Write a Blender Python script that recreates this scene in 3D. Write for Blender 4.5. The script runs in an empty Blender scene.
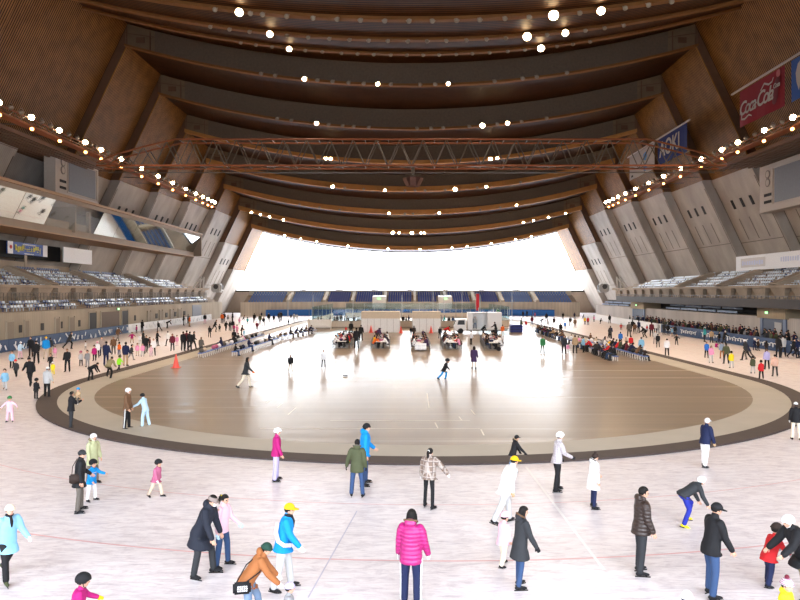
import bpy, bmesh, math, random
from mathutils import Vector, Matrix, Euler
random.seed(7)
R = math.radians
SC = bpy.context.scene
COL = SC.collection
# ------------------------------------------------------------------ camera model (photo frame 800x600)
F, VX, VY, H = 680.0, 408.5, 292.0, 5.7
AX = 0.4                                   # hall axis
def gp(px, py):                            # ground point seen at a photo pixel
    Y = H * F / (py - VY)
    return ((px - VX) * Y / F, Y)
# ------------------------------------------------------------------ materials
MATS = {}
def nodes_of(m):
    m.use_nodes = True
    return m.node_tree.nodes, m.node_tree.links, m.node_tree.nodes['Principled BSDF']
def mat(name, col, rough=0.7, metal=0.0, var=0.12, scale=6.0, emit=None, estr=0.0, bump=0.0, spec=0.4):
    if name in MATS: return MATS[name]
    m = bpy.data.materials.new(name)
    n, l, b = nodes_of(m)
    b.inputs['Roughness'].default_value = rough
    b.inputs['Metallic'].default_value = metal
    b.inputs['Specular IOR Level'].default_value = spec
    tc = n.new('ShaderNodeTexCoord'); nz = n.new('ShaderNodeTexNoise')
    nz.inputs['Scale'].default_value = scale; nz.inputs['Detail'].default_value = 3
    l.new(tc.outputs['Object'], nz.inputs['Vector'])
    mx = n.new('ShaderNodeMix'); mx.data_type = 'RGBA'
    mx.inputs['A'].default_value = (*[c * (1 - var) for c in col], 1)
    mx.inputs['B'].default_value = (*[min(1, c * (1 + var)) for c in col], 1)
    l.new(nz.outputs['Fac'], mx.inputs['Factor']); l.new(mx.outputs['Result'], b.inputs['Base Color'])
    if bump:
        bp = n.new('ShaderNodeBump'); bp.inputs['Strength'].default_value = bump; bp.inputs['Distance'].default_value = 0.02
        l.new(nz.outputs['Fac'], bp.inputs['Height']); l.new(bp.outputs['Normal'], b.inputs['Normal'])
    if emit:
        b.inputs['Emission Color'].default_value = (*emit, 1); b.inputs['Emission Strength'].default_value = estr
    MATS[name] = m
    return m
def ribbed(name, c_lath, c_gap, pitch, rough=0.55):
    """timber laths running across the hall: dark gaps repeat along world Y"""
    if name in MATS: return MATS[name]
    m = bpy.data.materials.new(name); n, l, b = nodes_of(m)
    g = n.new('ShaderNodeNewGeometry'); sp = n.new('ShaderNodeSeparateXYZ'); l.new(g.outputs['Position'], sp.inputs[0])
    mu = n.new('ShaderNodeMath'); mu.operation = 'MULTIPLY'; mu.inputs[1].default_value = 1.0 / pitch; l.new(sp.outputs['Y'], mu.inputs[0])
    fr = n.new('ShaderNodeMath'); fr.operation = 'FRACT'; l.new(mu.outputs[0], fr.inputs[0])
    ra = n.new('ShaderNodeValToRGB'); ra.color_ramp.elements[0].position = 0.0; ra.color_ramp.elements[0].color = (*c_gap, 1)
    ra.color_ramp.elements[1].position = 0.34; ra.color_ramp.elements[1].color = (*c_gap, 1)
    e = ra.color_ramp.elements.new(0.44); e.color = (*c_lath, 1)
    e = ra.color_ramp.elements.new(0.92); e.color = (*c_lath, 1)
    e = ra.color_ramp.elements.new(1.0); e.color = (*c_gap, 1)
    l.new(fr.outputs[0], ra.inputs['Fac'])
    nz = n.new('ShaderNodeTexNoise'); nz.inputs['Scale'].default_value = 0.6; nz.inputs['Detail'].default_value = 4
    l.new(g.outputs['Position'], nz.inputs['Vector'])
    mx = n.new('ShaderNodeMix'); mx.data_type = 'RGBA'; mx.blend_type = 'MULTIPLY'; mx.inputs['Factor'].default_value = 0.5
    l.new(ra.outputs['Color'], mx.inputs['A']); l.new(nz.outputs['Color'], mx.inputs['B'])
    hs = n.new('ShaderNodeHueSaturation'); hs.inputs['Saturation'].default_value = 1.0; l.new(ra.outputs['Color'], hs.inputs['Color'])
    mr = n.new('ShaderNodeMapRange'); mr.inputs['From Min'].default_value = 0.3; mr.inputs['From Max'].default_value = 0.7
    mr.inputs['To Min'].default_value = 0.8; mr.inputs['To Max'].default_value = 1.2; l.new(nz.outputs['Fac'], mr.inputs['Value'])
    l.new(mr.outputs['Result'], hs.inputs['Value']); l.new(hs.outputs['Color'], b.inputs['Base Color'])
    bp = n.new('ShaderNodeBump'); bp.inputs['Strength'].default_value = 0.5; bp.inputs['Distance'].default_value = 0.08
    l.new(ra.outputs['Color'], bp.inputs['Height']); l.new(bp.outputs['Normal'], b.inputs['Normal'])
    b.inputs['Roughness'].default_value = rough; b.inputs['Specular IOR Level'].default_value = 0.06
    MATS[name] = m
    return m
def concrete(name, col):
    if name in MATS: return MATS[name]
    m = bpy.data.materials.new(name); n, l, b = nodes_of(m)
    g = n.new('ShaderNodeNewGeometry')
    nz = n.new('ShaderNodeTexNoise'); nz.inputs['Scale'].default_value = 0.35; nz.inputs['Detail'].default_value = 6
    mp = n.new('ShaderNodeMapping'); mp.inputs['Scale'].default_value = (1, 1, 0.35); l.new(g.outputs['Position'], mp.inputs['Vector']); l.new(mp.outputs[0], nz.inputs['Vector'])
    wv = n.new('ShaderNodeTexWave'); wv.bands_direction = 'Y'; wv.inputs['Scale'].default_value = 0.9; wv.inputs['Distortion'].default_value = 0.2
    l.new(g.outputs['Position'], wv.inputs['Vector'])
    ra = n.new('ShaderNodeValToRGB'); ra.color_ramp.elements[0].position = 0.3; ra.color_ramp.elements[1].position = 0.72
    ra.color_ramp.elements[0].color = (*[c * 0.78 for c in col], 1); ra.color_ramp.elements[1].color = (*[min(1, c * 1.15) for c in col], 1)
    l.new(nz.outputs['Fac'], ra.inputs['Fac'])
    mx = n.new('ShaderNodeMix'); mx.data_type = 'RGBA'; mx.blend_type = 'MULTIPLY'; mx.inputs['Factor'].default_value = 0.12
    l.new(ra.outputs['Color'], mx.inputs['A']); l.new(wv.outputs['Color'], mx.inputs['B']); l.new(mx.outputs['Result'], b.inputs['Base Color'])
    b.inputs['Roughness'].default_value = 0.85
    MATS[name] = m
    return m
def glass(name, tint=(0.9, 0.96, 0.97), refl=0.08, fac=0.06):
    if name in MATS: return MATS[name]
    m = bpy.data.materials.new(name); m.use_nodes = True; n = m.node_tree.nodes; l = m.node_tree.links
    n.clear(); o = n.new('ShaderNodeOutputMaterial'); t = n.new('ShaderNodeBsdfTransparent'); t.inputs[0].default_value = (*tint, 1)
    g = n.new('ShaderNodeBsdfGlossy'); g.inputs['Roughness'].default_value = 0.03
    mx = n.new('ShaderNodeMixShader'); mx.inputs[0].default_value = fac; l.new(t.outputs[0], mx.inputs[1]); l.new(g.outputs[0], mx.inputs[2]); l.new(mx.outputs[0], o.inputs[0])
    MATS[name] = m
    return m
# ------------------------------------------------------------------ object helpers
def link(o, parent=None):
    COL.objects.link(o)
    if parent: o.parent = parent
    return o
def mobj(name, me, m=None, parent=None):
    o = bpy.data.objects.new(name, me)
    if m and not me.materials: me.materials.append(m)
    return link(o, parent)
def bobj(name, bm, m=None, parent=None, smooth=False, loc=None):
    me = bpy.data.meshes.new(name); bmesh.ops.recalc_face_normals(bm, faces=bm.faces[:]); bm.to_mesh(me); bm.free()
    if smooth:
        for p in me.polygons: p.use_smooth = True
    o = mobj(name, me, m, parent)
    if loc: o.location = loc
    return o
def tag(o, label, cat, group=None):
    o['label'] = label; o['category'] = cat
    if group: o['group'] = group
    return o
def empty(name, loc=(0, 0, 0), rz=0):
    o = bpy.data.objects.new(name, None); o.location = loc; o.rotation_euler = (0, 0, rz); COL.objects.link(o); return o
def struct(o, kind='structure'):
    o['kind'] = kind; return o
def box(bm, c, s, rot=None):
    mt = Matrix.Translation(c) @ (rot.to_4x4() if rot is not None else Matrix()) @ Matrix.Diagonal((*s, 1))
    return bmesh.ops.create_cube(bm, size=1.0, matrix=mt)['verts']
def bar(bm, a, b, w=0.1, d=None):
    a, b = Vector(a), Vector(b); v = b - a
    q = v.to_track_quat('Z', 'Y').to_matrix()
    return box(bm, (a + b) / 2, (w, d or w, v.length), q)
def rod(bm, a, b, r=0.05, n=8, r2=None):
    a, b = Vector(a), Vector(b); v = b - a
    mt = Matrix.Translation((a + b) / 2) @ v.to_track_quat('Z', 'Y').to_matrix().to_4x4()
    bmesh.ops.create_cone(bm, cap_ends=True, segments=n, radius1=r, radius2=r if r2 is None else r2, depth=v.length, matrix=mt)
def ball(bm, c, rad, rot=None, u=12, v=8):
    if not hasattr(rad, '__len__'): rad = (rad,) * 3
    mt = Matrix.Translation(c) @ (rot.to_4x4() if rot is not None else Matrix()) @ Matrix.Diagonal((*rad, 1))
    return bmesh.ops.create_uvsphere(bm, u_segments=u, v_segments=v, radius=1.0, matrix=mt)['verts']
def quad(bm, pts):
    return bm.faces.new([bm.verts.new(p) for p in pts])
def tube(bm, pts, rads, n=10, cap=True):
    pts = [Vector(p) for p in pts]; rings = []
    rads = list(rads)
    if cap:
        d0 = (pts[0] - pts[1]).normalized(); d1 = (pts[-1] - pts[-2]).normalized()
        def mn(r): return min(r) if hasattr(r, '__len__') else r
        def sc(r, f): return tuple(x * f for x in r) if hasattr(r, '__len__') else r * f
        a, b = rads[0], rads[-1]
        pts = [pts[0] + d0 * mn(a) * .8, pts[0] + d0 * mn(a) * .5] + pts + [pts[-1] + d1 * mn(b) * .5, pts[-1] + d1 * mn(b) * .8]
        rads = [sc(a, .3), sc(a, .8)] + rads + [sc(b, .8), sc(b, .3)]
    t = (pts[1] - pts[0]).normalized()
    u = Vector((1, 0, 0)) if abs(t.x) < .9 else Vector((0, 1, 0))
    u = (u - t * u.dot(t)).normalized()
    for i, p in enumerate(pts):
        if i == 0: t2 = (pts[1] - pts[0])
        elif i == len(pts) - 1: t2 = pts[-1] - pts[-2]
        else: t2 = (pts[i + 1] - pts[i]).normalized() + (pts[i] - pts[i - 1]).normalized()
        if t2.length < 1e-6: t2 = t
        t2 = t2.normalized(); u = (u - t2 * u.dot(t2)).normalized(); w = t2.cross(u)
        rr = rads[i] if hasattr(rads[i], '__len__') else (rads[i], rads[i])
        rings.append([bm.verts.new(p + u * math.cos(2 * math.pi * k / n) * rr[0] + w * math.sin(2 * math.pi * k / n) * rr[1]) for k in range(n)])
    loft(bm, rings)
def loft(bm, rings):
    n = len(rings[0])
    for a, b in zip(rings[:-1], rings[1:]):
        for k in range(n): bm.faces.new((a[k], a[(k + 1) % n], b[(k + 1) % n], b[k]))
    bm.faces.new(rings[0][::-1]); bm.faces.new(rings[-1])
def text_mesh(name, s, size, shear=0.0, extrude=0.01, spacing=1.0, weight=0.0):
    cu = bpy.data.curves.new(name, 'FONT'); cu.body = s; cu.size = size; cu.shear = shear; cu.extrude = extrude; cu.space_character = spacing
    cu.align_x = 'CENTER'; cu.align_y = 'CENTER'; cu.offset = weight
    o = bpy.data.objects.new(name, cu); COL.objects.link(o)
    dg = bpy.context.evaluated_depsgraph_get(); me = bpy.data.meshes.new_from_object(o.evaluated_get(dg))
    bpy.data.objects.remove(o); bpy.data.curves.remove(cu)
    return me
REMESHER = None
def remesh(bm, vox, it=4, fac=0.5):
    me = bpy.data.meshes.new('tmp'); bmesh.ops.recalc_face_normals(bm, faces=bm.faces[:]); bm.to_mesh(me); bm.free()
    o = bpy.data.objects.new('tmp', me); COL.objects.link(o)
    r = o.modifiers.new('r', 'REMESH'); r.mode = 'VOXEL'; r.voxel_size = vox
    if it:
        s = o.modifiers.new('s', 'SMOOTH'); s.iterations = it; s.factor = fac
    dg = bpy.context.evaluated_depsgraph_get(); out = bpy.data.meshes.new_from_object(o.evaluated_get(dg))
    bpy.data.objects.remove(o); bpy.data.meshes.remove(me)
    out.materials.clear()
    for p in out.polygons: p.use_smooth = True
    return out
SKY, EXPO = 15.0, 0.15
# ------------------------------------------------------------------ people
COLS = dict(black=(.012, .012, .014), inknavy=(.016, .019, .030), charcoal=(.03, .032, .036), navy=(.012, .018, .06), darkbrown=(.035, .022, .018), brown=(.16, .085, .045),
    tan=(.45, .31, .18), beige=(.55, .45, .35), cream=(.75, .66, .52), white=(.80, .80, .81), offwhite=(.72, .70, .68), grey=(.27, .27, .28), lightgrey=(.5, .5, .5),
    lightblue=(.24, .50, .72), paleblue=(.50, .70, .86), blue=(.03, .16, .55), brightblue=(.005, .24, .62), royal=(.02, .03, .30), jeans=(.035, .07, .16), lightjeans=(.16, .23, .34),
    magenta=(.40, .012, .15), pink=(.80, .33, .52), palepink=(.76, .50, .58), rose=(.45, .12, .22), red=(.60, .02, .025), maroon=(.14, .015, .03), orange=(.75, .14, .02),
    yellow=(.85, .68, .02), capyellow=(.85, .50, .01), neongreen=(.30, .80, .03), green=(.04, .20, .07), olive=(.07, .08, .04), sage=(.40, .42, .24), khaki=(.28, .24, .13), teal=(.03, .32, .34),
    lavender=(.42, .38, .62), purple=(.055, .028, .085), peach=(.68, .42, .32), rust=(.33, .12, .04), greybrown=(.12, .105, .09), taupe=(.25, .20, .18), bottle=(.015, .05, .035), hair=(.010, .008, .007), bluegrey=(.22, .28, .36), plaid=(.35, .28, .24), whitehair=(.75, .75, .78))
SKIN = (.62, .36, .25)
def cmat(c, puff=False):
    return mat(('quilted ' if puff else 'cloth ') + c, COLS[c], 0.75, var=.10, scale=9, bump=.25, spec=.25)
def eyemats(me):
    me.materials.append(mat('skin', SKIN, .5, var=.05)); me.materials.append(mat('eyes', (.02, .015, .012), .3)); me.materials.append(mat('lips', (.45, .15, .13), .5))
POSES = {
 'stand':  dict(lean=3, l=(4, 4), r=(-2, 3), splay=5, la=(4, 10, 12), ra=(8, 10, 16)),
 'stand2': dict(lean=5, l=(8, 8), r=(0, 6), splay=7, la=(15, 12, 35), ra=(-6, 16, 15)),
 'walk':   dict(lean=9, l=(24, 14), r=(-18, 22), splay=4, la=(-22, 12, 20), ra=(26, 10, 22)),
 'walk2':  dict(lean=10, l=(-20, 26), r=(26, 16), splay=4, la=(25, 12, 30), ra=(-18, 12, 20)),
 'glide':  dict(lean=22, l=(30, 45), r=(-26, 18), splay=9, la=(-30, 22, 12), ra=(25, 30, 15)),
 'arms':   dict(lean=4, l=(8, 10), r=(2, 8), splay=9, la=(12, 52, 10), ra=(10, 52, 12)),
 'bend':   dict(lean=62, l=(16, 22), r=(4, 14), splay=8, la=(14, 8, 18), ra=(22, 8, 14)),
 'crouch': dict(lean=48, l=(62, 80), r=(28, 60), splay=9, la=(20, 10, 40), ra=(8, 14, 50)),
 'sit':    dict(lean=8, l=(86, 88), r=(80, 76), splay=8, la=(28, 10, 55), ra=(34, 10, 50)),
 'sitlean':dict(lean=32, l=(86, 92), r=(82, 84), splay=10, la=(40, 10, 45), ra=(45, 10, 35)),
 'reach':  dict(lean=14, l=(10, 10), r=(-4, 8), splay=7, la=(40, 10, 25), ra=(10, 14, 18)),
}
def rot_x(v, a):
    return Matrix.Rotation(a, 3, 'X') @ v
def build(P, vox, kid=False, jl=.16, flare=0.0, hood=None, thick=1.0, head=(0, 0), scarf=False, sleeves=True, legw=1.0, feet='skate', detail=True):
    """meshes of one figure 1.70 tall, facing +Y, lowest blade at z = 0.  -> dict of meshes and the head matrix"""
    lw = min(1.0, legw * .93)
    hs = 1.42 if kid else 1.0; wf = 1.10 if kid else 1.0
    thigh, shin, foot_h = (.38, .36, .12) if kid else (.43, .42, .12)
    tor = .50 if kid else .51
    sw, hw = (.17, .09) if kid else (.185, .092)
    ua, fa = (.25, .22) if kid else (.285, .25)
    lean = R(P['lean']); up = Vector((0, math.sin(lean), math.cos(lean))); fw = Vector((0, math.cos(lean), -math.sin(lean)))
    pel = Vector((0, 0, 0))
    legs = []
    for sx, (h, kn) in ((-1, P['l']), (1, P['r'])):
        s = math.sin(R(P['splay']))
        hip = pel + Vector((sx * hw, 0, 0))
        d1 = Vector((sx * s, math.sin(R(h)), -math.cos(R(h)))).normalized(); knee = hip + d1 * thigh
        d2 = Vector((sx * s * .6, math.sin(R(h - kn)), -math.cos(R(h - kn)))).normalized(); ank = knee + d2 * shin
        pitch = max(-60, min(20, (h - kn) * .75)) if (h - kn) < -12 else 0
        fd = Vector((sx * .22, math.cos(R(pitch)), math.sin(R(pitch)))).normalized()
        legs.append((hip, knee, ank, fd, d2))
    lo = min(l[2].z - foot_h for l in legs)
    off = Vector((0, 0, -lo)); pel = pel + off
    legs = [(a + off, b + off, c + off, d, e) for a, b, c, d, e in legs]
    if P['lean'] > 15 and P.get('balance', True): pass
    chest = pel + up * tor
    neck = chest + up * .06
    hp = lean * .45 + R(head[1]); hc = neck + (up * .6 + Vector((0, 0, .4))).normalized() * (.115 * (hs * .9)) + fw * .025
    HM = Matrix.Translation(hc) @ Matrix.Rotation(R(-head[0]), 4, 'Z') @ Matrix.Rotation(-hp, 4, 'X') @ Matrix.Scale(hs, 4)
    arms = []
    for sx, (p, o, e) in ((-1, P['la']), (1, P['ra'])):
        sh = chest + Vector((sx * sw, 0, 0)) - up * .035
        d1 = Vector((sx * math.sin(R(o * (.7 if o < 25 else 1))), math.sin(R(p)) * math.cos(R(o)), -math.cos(R(p)) * math.cos(R(o)))).normalized(); el = sh + d1 * ua
        o2 = o * .6 - (10 if e > 40 else 0)
        d2 = Vector((sx * math.sin(R(o2)), math.sin(R(p + e)) * math.cos(R(o2)), -math.cos(R(p + e)) * math.cos(R(o2)))).normalized(); wr = el + d2 * fa
        arms.append((sh, el, wr, d2, sx))
    out = {}
    def ring(bm, c, a, b, y, n=16):
        return [bm.verts.new(c + Vector((1, 0, 0)) * math.cos(t) * a + y * math.sin(t) * b) for t in [2 * math.pi * i / n for i in range(n)]]
    def torso(bm, g, lo_, hi_, fl=0.0):
        HEM = (.172, .132) if g else (.140, .105)
        prof = [(-.09, *HEM), (0, .170, .128), (.12, .150, .110), (.26, .150, .115), (.38, .168, .118), (.46, .150, .10), (.52, .075, .07)]
        rs = []
        if lo_ < -.09:
            m_ = 4
            for i in range(m_):
                t = i / m_; s_ = lo_ + (-.09 - lo_) * t; ww = .176 + fl * (1 - t)
                c = pel + (up * .25 + Vector((0, 0, .75))) * s_
                fwd = (1 - t) * max(0, .09 * (math.sin(R(P['l'][0])) + math.sin(R(P['r'][0])))); spread = (1 - t) * .16 * abs(math.sin(R(P['l'][0])) - math.sin(R(P['r'][0])))
                c = c + Vector((0, fwd, 0))
                rs.append(ring(bm, c, (ww + g) * wf, (.138 + spread + fl * .8 * (1 - t) + g) * wf, (fw * .4 + Vector((0, .6, 0))).normalized()))
        for s_, a, b in prof:
            if s_ < lo_ or s_ > hi_: continue
            s2 = s_ * tor / .51
            rs.append(ring(bm, pel + up * s2 + fw * (.012 * math.sin(max(0, s_) * 6)), (a + g) * wf, (b + g) * wf, fw))
        loft(bm, rs)
    # ---- body: one continuous surface
    bm = bmesh.new()
    torso(bm, 0, -.09, .53)
    tube(bm, [chest - up * .03, neck, hc], [.062, .052, .05], 10)
    for sh, el, wr, d2, sx in arms: tube(bm, [sh, (sh + el) / 2, el, (el + wr) / 2, wr], [.054, .047, .040, .036, .026], 10)
    for hip, kn, an, fd, d2 in legs:
        tube(bm, [hip, (hip + kn) / 2, kn, kn + (an - kn) * .4, an], [.088, .074 * lw, .053 * lw, .050 * lw, .040], 10)
        tube(bm, [an - fd * .04 + Vector((0, 0, -.05)), an + fd * .06 + Vector((0, 0, -.06)), an + fd * .13 + Vector((0, 0, -.065))], [.035, .034, .026], 8)
    rm = HM.to_3x3()
    def hl(x, y, z): return HM @ Vector((x, y, z))
    def hb(bm_, c, r_, u=14, v=10):
        mt = HM @ Matrix.Translation(c) @ Matrix.Diagonal((*r_, 1)); bmesh.ops.create_uvsphere(bm_, u_segments=u, v_segments=v, radius=1, matrix=mt)
    hb(bm, (0, -.006, .018), (.077, .096, .098)); hb(bm, (0, .022, -.045), (.058, .062, .062)); hb(bm, (0, .095, -.012), (.013, .018, .022), 8, 6)
    for sx in (-1, 1):
        hb(bm, (sx * .077, -.005, -.01), (.012, .022, .03), 8, 6)
    palms = []
    for sh, el, wr, d2, sx in arms:
        side = Vector((1, 0, 0)) if abs(d2.x) < .8 else Vector((0, 1, 0)); side = (side - d2 * side.dot(d2)).normalized(); acr = d2.cross(side).normalized()
        q = Matrix((side, acr, d2)).transposed(); palms.append((wr, d2, side, acr, q, sx))
        ball(bm, wr + d2 * .05, (.020, .042, .055), q, 10, 8)
    me = remesh(bm, vox, 3)
    bm = bmesh.new(); bm.from_mesh(me); bpy.data.meshes.remove(me)
    inv = HM.inverted()
    bm.normal_update()
    for f in bm.faces:
        c = inv @ f.calc_center_median()
        f.smooth = True; f.material_index = 0
        if abs(c.z) < .16 and c.y > .05:
            if abs(abs(c.x) - .031) < .016 and abs(c.z - .012) < .010: f.material_index = 1
            elif abs(c.x) < .025 and abs(c.z + .062) < .008: f.material_index = 2
    def fingers(bm_, g=0.0):
        for wr, d2, side, acr, q, sx in palms:
            inn = -side * sx
            for i in range(4):
                ln = (.062, .072, .068, .052)[i]; base = wr + d2 * .088 + acr * ((i - 1.5) * .0205)
                p1 = base + d2 * ln * .5 + inn * .006; p2 = p1 + (d2 * .8 + inn * .6).normalized() * ln * .35; p3 = p2 + (d2 * .4 + inn).normalized() * ln * .25
                tube(bm_, [base - d2 * .02, p1, p2, p3], [.0095 + g, .009 + g, .008 + g, .0065 + g], 6)
            tb = wr + d2 * .025 + acr * .03
            tube(bm_, [tb, tb + (acr * .7 + d2 * .7) * .035, tb + (acr * .6 + d2 + inn * .4) * .055], [.013 + g, .011 + g, .008 + g], 6)
    if detail: fingers(bm)
    me = bpy.data.meshes.new('body'); bm.to_mesh(me); bm.free(); eyemats(me); out['body'] = me
    # ---- jacket
    bm = bmesh.new(); g = .028 * thick
    torso(bm, g, -jl, .53, flare)
    for sh, el, wr, d2, sx in arms:
        tube(bm, [sh - Vector((sx * .03, 0, 0)), sh + (el - sh) * .3, el, (el + wr) / 2, wr + d2 * .005], [.062 + g * .6, .056 + g * .7, .050 + g * .6, .045 + g * .6, .038 + g * .5], 12)
    tube(bm, [chest - up * .05, neck + up * .01], [.085, .072], 12)
    if hood:
        ball(bm, neck - fw * .09 + up * .0, (.12, .07, .085), None, 12, 8)
    out['jacket'] = remesh(bm, max(vox, .014), 3)
    if hood == 'fur':
        bm = bmesh.new(); pts = []
        for i in range(13):
            t = math.pi * (i / 12) * 1.5 - math.pi * .25
            pts.append(neck - fw * (.045 + .085 * math.sin(t)) * 1.0 + Vector((1, 0, 0)) * math.cos(t) * .125 + up * (.03 + .035 * math.sin(t)))
        tube(bm, pts, [.022 + .006 * math.sin(i * 2.4) for i in range(13)], 8); out['fur_trim'] = remesh(bm, max(.012, vox), 1)
    if scarf:
        bm = bmesh.new(); ball(bm, neck + up * .005 + fw * .01, (.092, .088, .05), None, 12, 8); tube(bm, [neck + fw * .07, neck + fw * .13 - up * .10, neck + fw * .13 - up * .22], [.03, .035, .04], 8)
        out['scarf'] = remesh(bm, max(.013, vox), 2)
    # ---- trousers
    bm = bmesh.new()
    rs = [ring(bm, pel + up * s_, a * wf, b * wf, fw) for s_, a, b in ((-.11, .11, .095), (-.06, .150, .118), (.02, .160, .122), (.10, .148, .112))]; loft(bm, rs)
    for hip, kn, an, fd, d2 in legs:
        tube(bm, [hip, (hip + kn) / 2, kn, kn + (an - kn) * .45, an + (an - kn).normalized() * .0], [.096, .088 * legw, .073 * legw, .070 * legw, .066 * legw], 12)
    out['trousers'] = remesh(bm, max(vox, .014), 3)
    # ---- skates
    out['skates'] = []
    for hip, kn, an, fd, d2 in legs:
        bm = bmesh.new(); upz = (Vector((0, 0, 1)) - fd * fd.z).normalized(); sd = fd.cross(upz)
        a = an + upz * .0
        tube(bm, [a - d2 * .09, a - d2 * .02, a - upz * .035 - fd * .01], [.056, .052, .048], 10)
        tube(bm, [a - upz * .055 - fd * .055, a - upz * .05 + fd * .05, a - upz * .06 + fd * .14, a - upz * .064 + fd * .175], [(.042, .040), (.044, .042), (.040, .030), (.028, .02)], 10)
        b_ = remesh(bm, max(vox, .014), 2)
        bm = bmesh.new(); q = Matrix((sd, fd, upz)).transposed()
        if feet == 'skate':
            box(bm, a - upz * .108 + fd * .055, (.007, .30, .024), q); box(bm, a - upz * .092 + fd * .0, (.014, .03, .02), q); box(bm, a - upz * .092 + fd * .12, (.014, .03, .02), q)
        else:
            box(bm, a - upz * .105 + fd * .055, (.075, .25, .03), q)
        b2 = bpy.data.meshes.new('blade'); bm.to_mesh(b2); bm.free(); out['skates'].append((b_, b2))
    # ---- gloves
    out['gloves'] = []
    if detail:
        for pm in palms:
            bm = bmesh.new(); wr, d2, side, acr, q, sx = pm
            ball(bm, wr + d2 * .05, (.027, .050, .062), q, 10, 8); tube(bm, [wr - d2 * .02, wr + d2 * .02], [.036, .034], 10)
            sv = palms[:]; palms[:] = [pm]; fingers(bm, .005); palms[:] = sv
            out['gloves'].append(remesh(bm, .011, 1))
    out['HM'] = HM; out['chest'] = chest; out['pel'] = pel; out['arms'] = arms; out['up'] = up; out['fw'] = fw; out['legs'] = legs; out['neck'] = neck
    return out
# headgear meshes in head space
def shell_cut(bm, keep):
    bmesh.ops.delete(bm, geom=[v for v in bm.verts if not keep(v.co)], context='VERTS')
    bmesh.ops.holes_fill(bm, edges=[e for e in bm.edges if e.is_boundary], sides=0)
def headgear(kind):
    bm = bmesh.new()
    if kind in ('hair_short', 'hair_long', 'ponytail', 'bun'):
        ball(bm, (0, -.010, .026), (.087, .105, .104), None, 20, 14)
        shell_cut(bm, lambda c: not (c.y > .035 and c.z < .055) and c.z > (-.05 if c.y < -.02 else -.02))
        if kind == 'hair_long':
            tube(bm, [(0, -.045, .03), (0, -.062, -.06), (0, -.07, -.15), (0, -.075, -.22)], [(.078, .06), (.085, .058), (.082, .045), (.055, .03)], 12)
            for sx in (-1, 1): tube(bm, [(sx * .07, .0, .03), (sx * .08, .0, -.06), (sx * .075, -.01, -.14)], [.028, .03, .02], 8)
        if kind == 'ponytail':
            tube(bm, [(0, -.09, .05), (0, -.135, .045), (0, -.155, -.02), (0, -.15, -.12), (0, -.14, -.17)], [.028, .034, .038, .03, .012], 10)
    elif kind in ('knit', 'pom', 'cap', 'flatcap'):
        ball(bm, (0, -.008, .03), (.094, .113, .112 if kind != 'flatcap' else .09), None, 20, 14)
        shell_cut(bm, lambda c: c.z > .028)
        if kind in ('knit', 'pom'):
            pts = [(math.cos(t) * .090, -.008 + math.sin(t) * .109, .034) for t in [2 * math.pi * i / 20 for i in range(21)]]; tube(bm, pts, [.016] * 21, 8, cap=False)
        else:
            r0 = [(.085 * math.cos(t), .03 + .075 * math.sin(t)) for t in [math.pi * i / 10 for i in range(11)]]
            ext = .085 if kind == 'cap' else .045
            top = [bm.verts.new((x, y, .045)) for x, y in r0]; tip = [bm.verts.new((x * .92, y + ext * math.sin(math.pi * i / 10) ** .7, .030)) for i, (x, y) in enumerate(r0)]
            tip2 = [bm.verts.new((v.co.x, v.co.y, .022)) for v in tip]; bot = [bm.verts.new((x, y, .034)) for x, y in r0]
            for a, b in ((top, tip), (tip, tip2), (tip2, bot), (bot, top)):
                for i in range(10): bm.faces.new((a[i], a[i + 1], b[i + 1], b[i]))
    elif kind == 'helmet':
        ball(bm, (0, -.006, .038), (.110, .132, .118), None, 22, 16)
        shell_cut(bm, lambda c: c.z > (.03 if c.y > .05 else -.022))
        for sx in (-1, 1): tube(bm, [(sx * .085, .0, .0), (sx * .07, .02, -.07), (0, .05, -.108)], [.008, .007, .006], 6)
    bmesh.ops.recalc_face_normals(bm, faces=bm.faces[:])
    me = bpy.data.meshes.new(kind); bm.to_mesh(me); bm.free()
    for p in me.polygons: p.use_smooth = True
    return me
def pom_mesh():
    bm = bmesh.new(); ball(bm, (0, -.008, .155), .042); me = bpy.data.meshes.new('pompom'); bm.to_mesh(me); bm.free()
    for p in me.polygons: p.use_smooth = True
    return me
GEAR = {k: headgear(k) for k in ('hair_short', 'hair_long', 'ponytail', 'knit', 'pom', 'cap', 'flatcap', 'helmet')}
POM = pom_mesh()
GNAME = dict(hair_short='hair', hair_long='long_hair', ponytail='ponytail_hair', knit='knit_hat', pom='knit_hat', cap='peaked_cap', flatcap='flat_cap', helmet='helmet')
for me in GEAR.values(): me.materials.append(cmat('hair'))
POM.materials.append(cmat('hair'))
def setmat(o, m):
    o.data.materials and None
    if not o.data.materials: o.data.materials.append(m)
    s = o.material_slots[0]; s.link = 'OBJECT'; s.material = m
PEOPLE = []
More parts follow.
